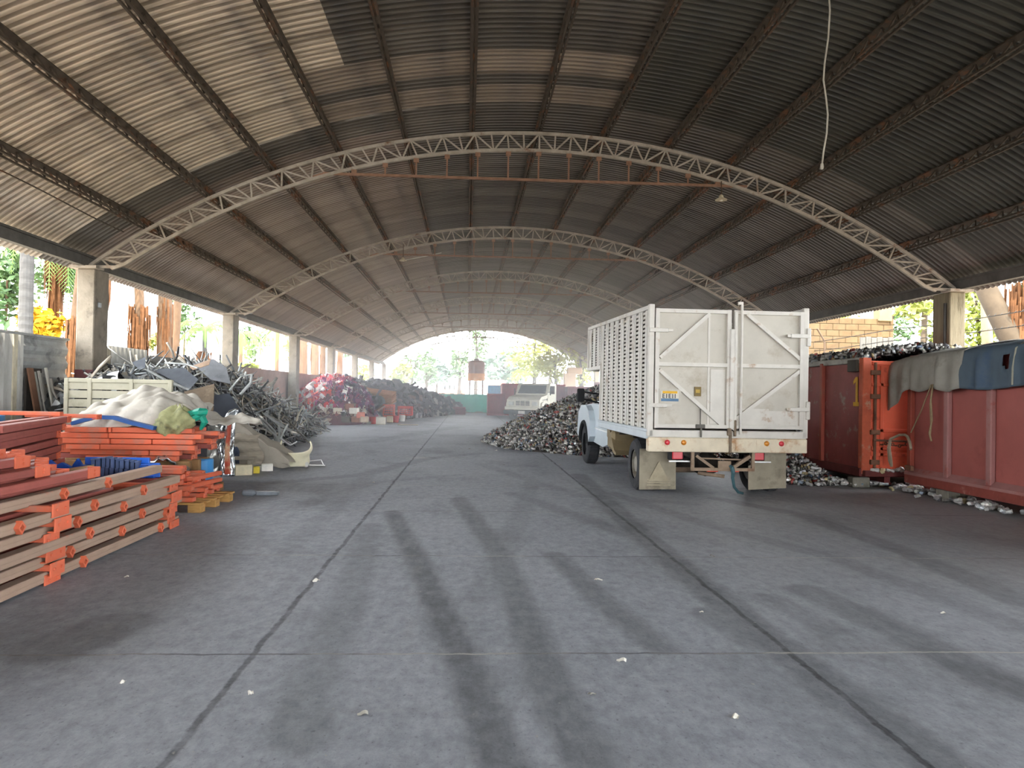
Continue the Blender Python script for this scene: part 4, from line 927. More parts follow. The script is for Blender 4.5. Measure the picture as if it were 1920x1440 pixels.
# blue pieces between the stacks
m_bl = pm('bright_blue_plastic', '1f5fc4', .4, 0, .1, 3, spec=.5)
m_nb = pm('dusty_navy_steel', '4a5a80', .7, 0, .2, 5, dirt='6b7590', damt=.45, rnd=.12)
for q in range(2):
    rail(f'orange rail bearing the blue brackets, {"front" if q == 0 else "back"} of the pair', (-4.9, 8.62+.25*q, .40), -PI/2, 1.45, .1, .075, m_ord, 'rails bearing the blue brackets')
for q in range(3): b = MB(); b.bbox(-.06, .06, -.2, .2, 0, .40, .01); tag(b.build('timber_bearer', MATS['old_timber'], None, (-4.75+.55*q, 8.74, 0)), f'timber block under the blue brackets, {ORD[q]} from the left', 'timber', 'blocks under the blue brackets')
for q in range(10):
    x = -4.07+.048*q; b = MB(); h = .24-.008*abs(q-3)
    b.bbox(-.02, .018, -.05, .05, 0, h, .004); b.bbox(-.02, .018, -.075, -.045, 0, h*.55, .004); b.bbox(-.026, .02, -.055, .055, h-.012, h+.004, .003)
    o = b.build('rack_bracket', m_nb, None, (x, 8.52+.06*(q/9)+R_.uniform(-.015, .015), .476)); o.rotation_euler.z = .12
    tag(o, f'dusty navy steel bracket, {ORD[q]} from the left in the upright row on the left stacks', 'bracket', 'row of navy brackets')
for q in range(9):
    x = -4.85+.15*q; b = MB(); s = .13+.03*(q % 3)
    b.prism([(-s, 0), (s, 0), (s*.55, .1), (0, .19-.02*(q % 3)), (-s*.55, .09)], -.02, .02, 'y'); b.bbox(-s, s, -.12, .02, 0, .02, .004); b.bbox(-.03, .03, -.02, .1, .02, .1, .008)
    o = b.build('blue_bracket', m_bl, None, (x, 8.78+.04*(q % 2), .477)); o.rotation_euler.z = R_.uniform(-.3, .3)
    tag(o, f'bright blue plastic bracket, {ORD[q]} from the left behind the navy brackets', 'bracket', 'bright blue brackets')
b = MB(); b.bbox(-.35, .35, -.02, .02, 0, .1, .006); b.bbox(-.35, .35, -.1, .02, .0, .02, .004); o = b.build('blue_trough', m_bl, None, (-3.9, 8.68, .60)); tag(o, 'long bright blue trough lying behind the navy brackets', 'trough')
b = MB(); b.bbox(-.1, .12, -.03, .03, 0, .16, .008); o = b.build('blue_trough', m_bl, None, (-3.56, 8.68, .478)); o.rotation_euler.z = .3; tag(o, 'short bright blue piece standing at the right end of the navy brackets', 'trough')
b = MB(); b.tube([(-4.4, 8.5, .56), (-4.05, 8.46, .62)], .02, 6); tag(b.build('wood_stick', pm('pale_stick', 'b59a78', .9)), 'pale stick lying across the blue pieces', 'stick')
# bent blue strip on the crosswise stack
b = MB(); pts = [(-5.25, 10.36, .99), (-4.95, 10.36, 1.08), (-4.7, 10.36, 1.075), (-4.5, 10.34, 1.02), (-4.15, 10.3, .945)]
for p, q in zip(pts[:-1], pts[1:]): b.bar(p, q, .10, .05)
tag(b.build('bent_strip', pm('navy_strip', '2f5590', .45, 0, .12, 3)), 'bent navy blue steel strip lying on the crosswise stack', 'strip')
# tarpaulin heap over the stack
m_tarp = pm('dirty_white_tarp', 'c4beb3', .85, 0, .14, 3, dirt='9c958b', dscale=2.5, damt=.5)
def cloth(fn, nu, nv, name, mat, lab, cat, t=.008, group=None):
    b = MB(); b.grid(fn, nu, nv); o = b.build(name, mat, None, smooth=True); solidify(o, t); return tag(o, lab, cat, group)
def crumple(u, v, s): return .022*math.sin(9*u+5*v+s)+.018*math.sin(17*v-6*u+2*s)+.012*math.sin(31*u+11*v+s*3)+.01*math.sin(23*u-29*v+s)
def ft(u, v):
    x = -5.42+1.5*u+.1*math.sin(5*v); y = 10.5+1.7*v
    e = max(0, math.sin(PI*min(1, max(0, u*.96+.02))))**.5
    top = 1.0+.40*e*min(1, (v+.12)*1.9)*(1-.2*v)
    if v < .16:
        k = (.16-v)/.16; return (x+.1*k, 10.56-.05*k-.05*abs(math.sin(14*u+3*k)), top-(.14+.1*u*u+.05*math.sin(9*u))*k+crumple(u, v, 1)*.6)
    return (x, y, top+crumple(u, v, 1)*1.2+.05*abs(math.sin(9*u-5*v))+.04*abs(math.sin(4*u+15*v+2*math.sin(5*u)))+.025*abs(math.sin(21*u-9*v)))
cloth(ft, 80, 60, 'tarpaulin', m_tarp, 'dirty white tarpaulin bunched over the crosswise stack of orange beams', 'tarpaulin')
def ft2(u, v):
    x = -4.15+.95*u; y = 11.6+.8*v; w = 1-.75*u*u
    return (x, 11.9+(v-.5)*.9*w, 1.12-.09*u-.14*abs(v-.5)*2*w+crumple(u, v, 4)+.03*math.sin(11*u+v))
cloth(ft2, 36, 20, 'tarpaulin', m_tarp, 'tongue of speckled white sheet reaching right from the bunched tarpaulin', 'tarpaulin')
b = MB()
b.bbox(-4.75, -4.2, 12.0, 12.5, 0, .95, .03); b.bbox(-4.78, -4.17, 11.97, 12.53, .88, .98, .02)
tag(b.build('dark_gap_block', pm('dark_gap_block', '34353a', .8)), 'added dark block filling the shaded gap under the speckled white sheet', 'crate')  # dark block added where the gap under the sheet lies in shade
# green net bag
def fb(u, v):
    a = 2*PI*u; r = (.04+.2*math.sin(PI*min(1, v*1.05))**.7)*(1+.14*math.sin(5*a+9*v)+.08*math.sin(11*a-13*v)); return (-3.93+r*1.05*math.cos(a)*(1+.1*math.sin(3*a+v*5))+.1*(v-.5), 10.42+r*.75*math.sin(a), .83+.42*v+.03*math.sin(4*a+7*v))
b = MB(); b.grid(fb, 40, 24)
o = b.build('net_bag', pm('yellow_green_net', '98986e', .8, 0, .35, 9, dirt='6a6d58', dscale=7, damt=.55), None, smooth=True); tag(o, 'yellowish green net bag slumped on the orange beams', 'bag')
b = MB(); b.tube([(-3.82+.0*q, 10.38, 1.12) if q == 0 else (-3.82+.28*math.sin(q*.5), 10.38+.03*math.sin(q*2), 1.12+.08*math.sin(q*.55)-.012*q) for q in range(7)], [.03, .05, .06, .06, .05, .05, .03], 7)
b.tube([(-3.6, 10.4, 1.14), (-3.54, 10.4, 1.03), (-3.6, 10.42, .93)], [.05, .05, .02], 7)
b.build('green_tie', pm('teal_plastic', '1f9078', .5, 0, .2, 8), o)
# blue drum and foil bags under the crosswise stack
b = MB(); b.lathe([(.14, 0), (.15, .02), (.15, .15), (.155, .16), (.155, .18), (.15, .19), (.15, .34), (.14, .36)], 24); o = b.build('plastic_drum', pm('sky_blue_plastic', '3f86c0', .4, 0, .1, 4), None, (-3.78, 11.05, .12)); tag(o, 'sky blue plastic drum under the right end of the crosswise stack', 'drum')
b = MB(); b.bbox(-.3, .3, -.25, .25, 0, .12, .01); tag(b.build('timber_bearer', MATS['old_timber'], None, (-3.85, 11.05, 0)), 'timber block under the sky blue drum', 'timber')
m_foil = pm('crinkled_foil', 'cfd3d6', .22, .85, .15, 6, bump=.6, bscale=14)
cloth(lambda u, v: (-4.35+.5*u, 10.2+.35*v+.03*math.sin(9*u), .52-.12*v*v-.03*math.sin(8*u)+crumple(u, v, 7)), 20, 12, 'foil_bag', m_foil, 'shiny foil bag pushed under the crosswise stack beside the drum', 'bag')
b = MB(); b.bbox(-.9, .4, -.12, .3, 0, .44, .02); tag(b.build('scrap_box', pm('dull_box', '6b655c', .9), None, (-4.1, 10.1, 0)), 'dull grey box the foil bag lies on', 'box')
# foil sheets on edge
def foil(x, y, w, h, s, lab, m, lean=.1):
    cloth(lambda u, v: (x+w*(u-.5)+.03*math.sin(5*v+s), y+.05*math.sin(6*u+s)+lean*v+crumple(u, v, s), .0+h*v*(1-.1*math.sin(3*u+s))), 16, 24, 'foil_sheet', m, lab, 'foil')
foil(-4.07, 13.0, .26, 1.05, 2, 'tall crinkled silver foil sheet standing behind the pallet of orange beams', m_foil)
foil(-4.45, 13.05, .55, .95, 5, 'dull grey foil sheet standing left of the bright silver one', pm('dull_foil', '8f8d88', .35, .6, .2, 5, bump=.5, bscale=10))
b = MB(); b.tube([(-4.0, 12.92, .05), (-4.02, 12.93, .45), (-4.0, 12.97, .95)], [.05, .04, .03], 5); tag(b.build('red_strip', pm('red_tan_strip', 'b9533f', .6, 0, .3, 3, dirt='d6c09a', dscale=2, damt=.55)), 'red and tan strip hanging down the tall silver foil', 'strip')
b = MB(); b.tube([(-4.72, 12.6, .8), (-4.5, 12.62, .4), (-4.32, 12.6, .02)], .025, 6); tag(b.build('aluminium_bar', m_steel), 'bare aluminium bar leaning before the dull grey foil', 'bar')
b = MB(); b.prism([(-.12, 0), (.12, 0), (.05, .3), (0, .42), (-.05, .3)], -.1, .1, 'y'); tag(b.build('red_bracket', pm('traffic_red', 'b8392c', .5), None, (-4.25, 12.3, 0)), 'pointed red steel piece standing behind the pallet', 'bracket')
# grey cloth heap with clutter in front
m_cloth = pm('grey_cloth', 'a79f93', .95, 0, .12, 4, dirt='8d857a', dscale=5, damt=.4, bump=.3, bscale=60)
def fc_(u, v):
    x = -4.55+1.3*u; base = .95*(1-u)**.8*min(1, .55+2*u)+.12
    if v < .45: k = v/.45; return (x, 14.15-.1*k+.04*math.sin(13*u)*(1-k), .05+(base-.05)*k+.2*(1-k)*(u < .25)+crumple(u, v, 3)*.6)
    k = (v-.45)/.55; return (x, 14.05+1.3*k, base*(1-.35*k*k)+crumple(u, v, 3))
cloth(fc_, 50, 40, 'dust_sheet', m_cloth, 'grey dust sheet sloping over a heap behind the silver foil', 'sheet')
cloth(lambda u, v: (-4.25+.55*u+.06*math.sin(6*v), 13.85-.1*math.sin(3*u)+.02*math.sin(20*v), .12+.55*v+crumple(u, v, 6)*.5), 26, 34, 'woven_mat', pm('woven_grey', '9c9284', .95, 0, .2, 3, dirt='80776a', damt=.5, stretch=(1, 1, 14)), 'creased woven mat hanging at the front of the grey dust sheet', 'mat')
b = MB(); b.bbox(-.4, .3, -.14, .16, .26, .30, .008); b.bbox(-.34, -.28, -.1, .1, 0, .26, .01); b.bbox(.2, .26, -.1, .1, 0, .26, .01); tag(b.build('low_bench', pm('bench_grey', '8b8375', .8), None, (-3.98, 13.35, 0)), 'low grey board on two legs in front of the woven mat', 'bench')
for q, (x, y, s, c, lab) in enumerate(((-4.02, 13.3, .1, 'efe9dc', 'white carton under the low grey board'), (-3.86, 13.28, .14, 'd8ccae', 'cream carton under the low grey board'), (-3.74, 13.55, .09, 'd8c24a', 'small yellow box right of the low grey board'), (-3.9, 13.62, .11, 'e3ded2', 'pale carton behind the low grey board'), (-3.62, 13.95, .10, 'e8e4da', 'small pale carton lying in front of the cream shell'))):
    b = MB(); b.bbox(-s, s, -s*.8, s*.8, 0, s*1.3, .008); b.bbox(-s*1.02, s*1.02, -s*.1, s*.1, s*1.28, s*1.32, .002); o = b.build('carton', pm('carton_'+c, c, .8), None, (x, y, 0)); o.rotation_euler.z = R_.uniform(-.5, .5); tag(o, lab, 'carton')
cloth(lambda u, v: (-4.5+.5*u, 13.62+.1*math.sin(4*u), .15+.5*v*(1-.5*u)+crumple(u, v, 9)*2), 16, 12, 'rag', pm('dark_blue_rag', '3d4658', .9, 0, .35, 6), 'dark blue rags bundled between the foil and the woven mat', 'rag')
# cream moulded shell
def fs(u, v):
    a = PI*(u-.5)*1.25; r = .3+.03*math.sin(5*u+4*v); return (-3.33+r*math.sin(a)*1.0+.02*math.sin(9*v), 14.75-r*math.cos(a)*.6, .02+(.36+.12*abs(2*u-1)**3-.1*math.sin(PI*u))*v)
cloth(fs, 28, 14, 'chair_shell', pm('cream_plastic', 'e0d9bc', .5, 0, .1, 4, dirt='b8ae92', damt=.4), 'cream moulded chair shell lying broken at the tip of the grey dust sheet', 'chair', .025)
b = MB(); b.tube([(-3.1, 14.85, .03), (-2.75, 14.9, .02)], .012, 5); b.tube([(-3.05, 14.9, .1), (-2.85, 15.0, .12), (-2.8, 15.0, .02)], .012, 5); tag(b.build('bent_rod', m_steel), 'thin bent rods on the floor right of the cream chair shell', 'rod')
b = MB(); b.lathe([(.02, 0), (.05, .02), (.055, .08), (.03, .11), (.02, .12)], 12); tag(b.build('bottle', pm('white_bottle', 'dcd9d0', .4), None, (-3.08, 14.7, 0)), 'small white bottle beside the cream chair shell', 'bottle')
# things leaning on the left wall
tp = thing('truck_side_gate', 'cream louvred truck side gate standing behind the white tarpaulin', 'truck gate', (-6.72, 13.05, 0), 0)
m_cp = pm('cream_slat', 'b7b29e', .7, 0, .12, 3, dirt='9a957f', damt=.45)
b = MB()
for k in range(9): b.bbox(0, 1.7, -.012, .012, .25+k*.148, .25+k*.148+.13, .004)
b.build('slats', m_cp, tp)
b = MB(); b.bbox(-.03, 1.73, -.03, .03, 1.55, 1.62, .008); b.bbox(-.03, 1.73, -.03, .03, .2, .27, .008); b.build('rails', m_cp, tp)
for x in (0, .38, 1.06, 1.7): b = MB(); b.bbox(x-.035, x+.035, -.04, .03, 0, 1.62, .008); b.build('stanchion', m_cp, tp)
for q, (y, h, c, lab) in enumerate(((13.32, 1.78, '7a5a48', 'rust brown board leaning on the grey sheet wall'), (13.5, 1.72, 'a9a8a2', 'grey steel angle leaning beside the rust brown board'), (13.6, 1.74, 'b9b6ae', 'pale aluminium profile leaning on the grey sheet wall'), (13.68, 1.7, '8d8c88', 'dull profile leaning between two pale ones'), (13.86, 1.8, 'c9c6bc', 'pale square post leaning at the right of the leaning profiles'))):
    b = MB(); b.bar((-7.15, y, 0), (-7.5, y+R_.uniform(-.03, .05), h), .16 if q == 0 else .05, .03); tag(b.build('leaning_profile', pm('lean_'+c, c, .7, .1, .25, 3)), lab, 'profile', 'lengths leaning on the wall')
b = MB(); b.box(-7.56, -7.52, 13.3, 13.75, .4, 1.78); tag(b.build('dark_board', pm('charred_board', '3a3531', .9)), 'dark board behind the leaning profiles', 'board')
b = MB(); b.lathe([(.2, 0), (.2, .3), (.19, .5), (.12, .56), (.06, .6)], 20); o = b.build('plastic_drum', MATS['sky_blue_plastic'], None, (-6.75, 11.05, .55)); tag(o, 'sky blue drum at the far left edge behind the orange stack', 'drum')
b = MB(); b.bbox(-.2, .1, -.1, .12, 0, .62, .02); o = b.build('carton', pm('carton_tan', 'b9a183', .85), None, (-6.62, 10.7, .5)); tag(o, 'tan carton strapped beside the sky blue drum at the far left', 'carton')
b = MB(); b.bbox(-.5, .5, -.4, .4, 0, .5, .02); tag(b.build('crate', MATS['old_timber'], None, (-6.7, 10.95, 0)), 'timber crate carrying the far left drum and carton', 'crate')
b = MB(); b.grid(lambda u, v: (-5.62+.3*u, 11.6, .9+.2*v), 2, 2); b.bbox(-5.75, -5.35, 11.6, 12.0, 0, 1.12, .03); tag(b.build('rusty_box', pm('rusty_box', '7a5442', .85, 0, .3, 5)), 'rusty box left of the white tarpaulin, behind the level top beam', 'box')
# ================================================================== HEAPS
def vn(x, y, s=0):
    return (math.sin(1.7*x+2.3*y+s)+math.sin(3.1*x-1.9*y+2*s)*.6+math.sin(5.3*x+4.1*y+3*s)*.35+math.sin(9.7*x-8.3*y+s)*.2)/2.15
def lerp_tab(tab, y):
    if y <= tab[0][0]: return tab[0][1]
    for (a, va), (b, vb) in zip(tab[:-1], tab[1:]):
        if y <= b: return va+(vb-va)*(y-a)/(b-a)
    return tab[-1][1]
BOXV = np.array([(x, y, z) for z in (-.5, .5) for y in (-.5, .5) for x in (-.5, .5)], float)
BOXF = np.array([(0, 2, 3, 1), (4, 5, 7, 6), (0, 1, 5, 4), (2, 6, 7, 3), (0, 4, 6, 2), (1, 3, 7, 5)])
def bent(nseg, L, w, h, sway, rnd):
    """bent bar along x as quads"""
    V = []; F = []; p = Vector((-L/2, 0, 0)); d = Vector((1, 0, 0))
    for i in range(nseg+1):
        s = Vector((-d.y, d.x, 0)).normalized()
        for a, b in ((-1, -1), (1, -1), (1, 1), (-1, 1)): V.append(p+s*(a*w/2)+Vector((0, 0, b*h/2)))
        d = (d+Vector((0, rnd.uniform(-sway, sway), rnd.uniform(-sway, sway)*.6))).normalized(); p = p+d*(L/nseg)
    for i in range(nseg):
        for k in range(4): a, b = i*4+k, i*4+(k+1) % 4; F.append((a, b, b+4, a+4))
    F += [(3, 2, 1, 0), tuple(range(nseg*4, nseg*4+4))]
    return np.array([tuple(v) for v in V]), np.array(F)
def sheetlet(rnd, n=3):
    V = []; F = []
    for j in range(n+1):
        for i in range(n+1): V.append((i/n-.5, j/n-.5, rnd.uniform(-.14, .14)))
    for j in range(n):
        for i in range(n): a = j*(n+1)+i; F.append((a, a+1, a+n+2, a+n+1))
    return np.array(V), np.array(F)
def can_low(rnd):
    V = []; F = []; n = 6; sq = rnd.uniform(.35, .8)
    for z in (-.06, 0, .06):
        r = .033*(1 if z else rnd.uniform(.6, .95))
        for k in range(n): a = 2*PI*k/n; V.append((r*math.cos(a), r*math.sin(a)*sq, z*rnd.uniform(.7, 1)))
    for i in range(2):
        for k in range(n): a, b = i*n+k, i*n+(k+1) % n; F.append((a, b, b+n, a+n))
    F += [(0, 3, 2, 1), (0, 5, 4, 3), (12, 13, 14, 15), (12, 15, 16, 17)]
    return np.array(V), np.array(F)
def hgrid(ms, h, x0, x1, y0, y1, st, col):
    nx_, ny_ = int((x1-x0)/st), int((y1-y0)/st); V = []; F = []
    for j in range(ny_+1):
        for i in range(nx_+1):
            x, y = x0+i*st, y0+j*st; V.append((x, y, h(x, y)))
    for j in range(ny_):
        for i in range(nx_):
            a = j*(nx_+1)+i; q = (a, a+1, a+nx_+2, a+nx_+1)
            if max(V[k][2] for k in q) > .0: F.append(q)
    ms.put(np.array(V), np.array(F), Matrix.Identity(4), lin(col))
def pick(cols): return lin(R_.choice(cols))

# ---- heap of crushed cans behind the white truck
CANC = ['b9b9b6', '9a9b9e', 'c8c6c1', '6f6d70', 'b9b7b2', '9a4a44', 'd2d0cb', '566478', '4a423e', '35322f', 'a99872', '7d857a', 'a9a49c', '5c5854', '8d8b88', 'b4b0a9', '8a8682', '77736f', '9f9c98', '4f4b49']
def h_can(x, y):
    d = math.sqrt(((x-4.5)/4.05)**2+((y-23)/(5.3 if y < 23 else 6))**2)
    a = 1.92*max(0, 1-d)**.85
    e = abs(x-6.05-.0*(y-14))/.62; f = .40*max(0, 1-e)*max(0, min(1, (y-12.5)/.7))*max(0, min(1, (17-y)/1.5))
    h = max(a, f); return h+.05*vn(x*2, y*2, 1)*min(1, h*4)-.02
pool = [can_low(R_) for _ in range(12)]
ms = Mass(); hgrid(ms, lambda x, y: h_can(x, y)-.05, .3, 8.6, 12.4, 29, .14, '5a5654')
cnt = 0
while cnt < 13000:
    x, y = R_.uniform(.2, 8.3), R_.uniform(12.4, 27)
    if y > 20.5 and R_.random() < .45: continue
    h = h_can(x, y)
    if h < .005: continue
    if 6.5 < x and 12.2 < y < 18: continue
    v, f = pool[cnt % 12]; ms.put(v, f, TRS((x, y, h+R_.uniform(-.02, .05)), rrot(), R_.uniform(.8, 1.1)), pick(CANC)); cnt += 1
m_cm = attr_mat('can_heap', 'col', .38, .25)
o = ms.build('can_heap', m_cm); tag(o, 'great heap of crushed drinks cans behind and beside the white truck', 'can heap', kind='stuff')
# cans heaped in the container numbered 1
ms = Mass()
hc = lambda x, y: 2.2+.2*math.sin(PI*min(1, max(0, (x-6.7)/2.35)))+.03*vn(x*3, y*3)
hgrid(ms, lambda x, y: hc(x, y)-.04, 6.72, 9.05, 12.3, 17.8, .15, '57585c')
for q in range(2600):
    x, y = R_.uniform(6.66, 9.06), 12.3+5.4*R_.random()**1.4
    v, f = pool[q % 12]; ms.put(v, f, TRS((x, y, hc(x, y)+R_.uniform(-.02, .05)), rrot(), R_.uniform(.95, 1.3)), pick(CANC))
o = ms.build('can_load', m_cm); tag(o, 'load of crushed cans heaped above the rim of the container numbered 1', 'can load', kind='stuff')
# single cans
m_can = palette_mat('drinks_can', ['d9d9d6', 'c4c4c2', 'e6e4df', 'b9b9b6', 'd0cecb', 'a85a52', 'dedcd8', 'cfd3d6', '9a9b9e', 'c4b78e', 'e2e0db', '8d98a8', 'd3d1cc', 'efede8', 'c9c9c6', 'dcdad6', 'b4b2ae', 'd4d2ce', '8f8c88', 'dfddd8'], .35, .35)
cm = []
for s in range(7):
    b = MB(); n = 14; sq = R_.uniform(.7, 1.0); pr = []
    for z, r in ((-.06, .024), (-.056, .027), (-.048, .033), (-.025, .033), (0, .033*R_.uniform(.7, .95)), (.025, .033), (.045, .033), (.056, .026), (.06, .026), (.057, .023)): pr.append((r, z*R_.uniform(.75, 1)))
    b.lathe(pr, n); b.v = [(x+.006*math.sin(40*z+s), y*sq+.005*math.sin(3*x*60+s), z) for x, y, z in b.v]
    me_ = b.build('drinks_can', m_can); cm.append(me_)
first = {id(c) for c in cm}; used = [False]*7
def put_can(p, lab, grp, sc=1.15):
    k = R_.randrange(7); c = cm[k]
    if used[k]: c = c.copy(); COL.objects.link(c)
    used[k] = True
    c.location = p; c.rotation_euler = (R_.uniform(1.2, 1.9), R_.uniform(-.4, .4), R_.uniform(0, 6.3)); c.scale = (sc, sc, sc); tag(c, lab, 'can', grp); return c
clus = [((1590, 910), 26), ((1650, 912), 22), ((1705, 922), 30), ((1728, 926), 12), ((1760, 938), 5), ((1785, 938), 10), ((1810, 944), 10), ((1843, 954), 18), ((1870, 958), 8), ((1893, 964), 3), ((1550, 905), 20), ((1505, 908), 14)]
NC = 0
for (px, py), n in clus:
    c = at_z(px, py)
    for q in range(n):
        p = c+Vector((R_.gauss(0, .16), R_.gauss(0, .16), 0)); p.z = .035+R_.random()*(.05 if n > 15 else .01)
        put_can(p, 'single crushed can strewn on the floor along the foot of the red containers', 'cans strewn along the containers', R_.uniform(.9, 1.1)); NC += 1
for px, py in ((1640, 882), (1655, 883), (1668, 883), (1680, 882), (1690, 880)):
    p = at_y(px, py, 12.16); put_can(p, 'crushed can lodged on the sill of the orange container door', 'cans on the door sill', 1.3); NC += 1
while NC < 300:
    x, y = (R_.uniform(5.4, 6.55), R_.uniform(12.5, 14.2)) if NC % 2 else (R_.uniform(.6, 3.0), R_.uniform(17.6, 21.5))
    h = h_can(x, y)
    if h < .02: continue
    put_can(Vector((x, y, h+.05)), 'crushed can lying loose on the front slope of the can heap', 'cans on the front slope', 1.0); NC += 1
b = MB(); b.bbox(-.12, .12, -.08, .08, 0, .05, .01); o = b.build('red_packet', pm('red_packet', 'c22f28', .5), None, at_z(1482, 857, .4)); o.location = (5.75, 13.4, h_can(5.75, 13.4)+.03); tag(o, 'bright red packet on the can heap right of the white truck', 'packet')

# ---- aluminium scrap heap along the left wall
ALC = ['a5a8a8', '8d9194', 'bdbdb8', '6e7174', '57595c', 'a89f90', '7b7a76', '464749', '8f8a82']
TR = [(13.6, .8), (14.2, 1.3), (15.4, 1.7), (17, 1.66), (19, 1.9), (21.4, 1.74), (24, 1.3), (28, .62), (31.5, .05)]
TX = [(13.6, -5.2), (15.2, -4.75), (17.7, -4.75), (21, -4.65), (25, -5.0), (28, -5.3), (32, -5.8)]
def h_al(x, y):
    xb = lerp_tab(TX, y); H = lerp_tab(TR, y)
    t = (xb-x)/(xb+6.5)
    if t <= 0: return -.05
    return H*min(1, t)**.85+.10*vn(x*1.6, y*1.3, 2)*min(1, t*3)
ms = Mass(); hgrid(ms, lambda x, y: h_al(x, y)-.10, -7.5, -4.4, 13.6, 31.6, .15, '45464a')
bars = [bent(4, 1.0, .045, .02, .55, R_) for _ in range(14)]; shs = [sheetlet(R_) for _ in range(8)]
def slope_rot(x, y, h, roll=.5):
    e = .15; n = Vector((h(x-e, y)-h(x+e, y), h(x, y-e)-h(x, y+e), 2*e)).normalized()
    q = Vector((0, 0, 1)).rotation_difference(n).to_matrix().to_4x4()
    return q @ Euler((R_.gauss(0, roll), R_.gauss(0, roll), R_.uniform(0, 6.3))).to_matrix().to_4x4()
def on_al(near=False):
    while True:
        y = 13.9+16.5*R_.random()**1.25; x = R_.uniform(-7.3, -4.5); h = h_al(x, y)
        if h > .06: return x, y, h
for q in range(2300):
    x, y, h = on_al(); v, f = bars[q % 14]; ms.put(v, f, TRS((x, y, h+R_.uniform(-.06, .04)), slope_rot(x, y, h_al, .24), (R_.uniform(.4, 1.3), R_.uniform(.6, 1.3), R_.uniform(.6, 1.6))), pick(ALC))
for q in range(420):
    x, y, h = on_al(); v, f = shs[q % 8]; s = R_.uniform(.15, .42); ms.put(v, f, TRS((x, y, h), slope_rot(x, y, h_al, .5), (s, s*R_.uniform(.4, 1), s)), pick(ALC))
m_alm = attr_mat('aluminium_heap', 'col', .5, .35)
tag(ms.build('aluminium_scrap', m_alm), 'long grey heap of tangled aluminium scrap along the left wall', 'scrap heap', kind='stuff')
m_al = pm('scrap_aluminium', 'a9abaa', .5, .35, .3, 4, dirt='77777a', damt=.5, rnd=.28)
protos = []
for s in range(12):
    b = MB(); L = [.6, .8, 1.0, 1.2, 1.5, 1.8][s % 6]; w = [.026, .036, .05][s % 3]; pts = [Vector((-L/2, 0, 0))]; d = Vector((1, 0, 0)); ns = 3 if s % 2 else 5
    for q in range(ns): d = (d+Vector((0, R_.uniform(-.4, .4), R_.uniform(-.3, .3)))).normalized(); pts.append(pts[-1]+d*(L/ns))
    if s % 3 == 0:  # angle profile
        b.tube(pts, w*.6, 4, flat=.35); b.tube([p+Vector((0, w*.4, w*.35)) for p in pts], w*.5, 4, flat=.3)
    else: b.tube(pts, w*.6, 5 if s % 3 == 1 else 4, flat=.6 if s % 3 == 1 else .35)
    protos.append(b.build('aluminium_strip', m_al))
up = [False]*12
for q in range(290):
    x, y, h = on_al()
    if q < 150: y = R_.uniform(14.5, 22); x = R_.uniform(lerp_tab(TX, y)-2.0, lerp_tab(TX, y)-.1); h = max(.03, h_al(x, y))
    k = q % 12; o = protos[k]
    if up[k]: o = o.copy(); COL.objects.link(o)
    up[k] = True
    M = TRS((x, y, h+.0), slope_rot(x, y, h_al, .1), 1); o.location = M.translation; o.rotation_euler = M.to_euler()
    tag(o, 'bent aluminium strip tangled in the grey scrap heap by the left wall', 'scrap strip', 'strips in the aluminium heap')
def strip(pts, r, name, lab, m=None, cat='scrap strip', flat=.5): return tag(MB().tube(pts, r, 5, flat=flat).build(name, m or m_al), lab, cat)
strip([at_y(483, 775, 16.2), at_y(515, 808, 15.7), at_y(521, 845, 15.3)], .03, 'aluminium_strip', 'pale bent bar reaching down behind the grey dust sheet, longest of the splayed bars')
strip([at_y(484, 783, 16.0), at_y(518, 818, 15.5), at_y(526, 838, 15.2)], .03, 'aluminium_strip', 'second pale splayed bar, just below the longest one')
strip([at_y(523, 800, 15.6), at_y(525, 838, 15.2)], .025, 'aluminium_strip', 'upright thin pale bar among the splayed bars')
strip([at_y(540, 795, 15.6), at_y(526, 822, 15.2), at_y(545, 835, 15.1), at_y(557, 828, 15.1)], .022, 'aluminium_strip', 'zigzag pale rod rising above the cream chair shell')
strip([at_y(496, 775, 17.0), at_y(524, 795, 16.6), at_y(560, 816, 16.3)], .05, 'aluminium_strip', 'broad flat bar slanting down the front of the scrap heap')
strip([at_y(290, 690, 15.2), at_y(280, 684, 15.3), at_y(278, 695, 15.2), at_y(315, 715, 15.0), at_y(355, 731, 14.8)], .035, 'aluminium_strip', 'long pale hooked pipe on the near crest of the scrap heap')
strip([at_y(430, 732, 17.2), at_y(452, 706, 17.3), at_y(472, 702, 17.3), at_y(470, 718, 17.2), at_y(450, 740, 17.0)], .035, 'aluminium_strip', 'looped pale bar standing on the slope of the scrap heap')
strip([at_y(310, 680, 16.5), at_y(350, 683, 16.4), at_y(372, 690, 16.3)], .04, 'aluminium_strip', 'pale bar lying level along the near crest of the scrap heap')
def slab(pxs, Y, dy, name, lab, m, cat='sheet'):
    pts = [at_y(px, py, Y+(dy if k in (1, 2) else 0)*0+dy*(1-(py-min(p[1] for p in pxs))/max(1, max(p[1] for p in pxs)-min(p[1] for p in pxs)))) for k, (px, py) in enumerate(pxs)]
    b = MB(); b.add(pts, [tuple(range(len(pts)))]); o = b.build(name, m); solidify(o, .015); return tag(o, lab, cat)
m_sl = pm('slate_sheet', '63676e', .55, .2, .25, 4, dirt='83868a', damt=.45); m_ch = pm('charcoal_sheet', '3c4048', .75, 0, .2, 3); m_br = pm('brown_felt', '6f6152', .9, 0, .3, 4, dirt='8d7d6a', damt=.5)
slab([(285, 693), (345, 690), (372, 712), (356, 730)], 14.9, .5, 'scrap_sheet', 'slate grey sheet lying on the near crest of the scrap heap', m_sl)
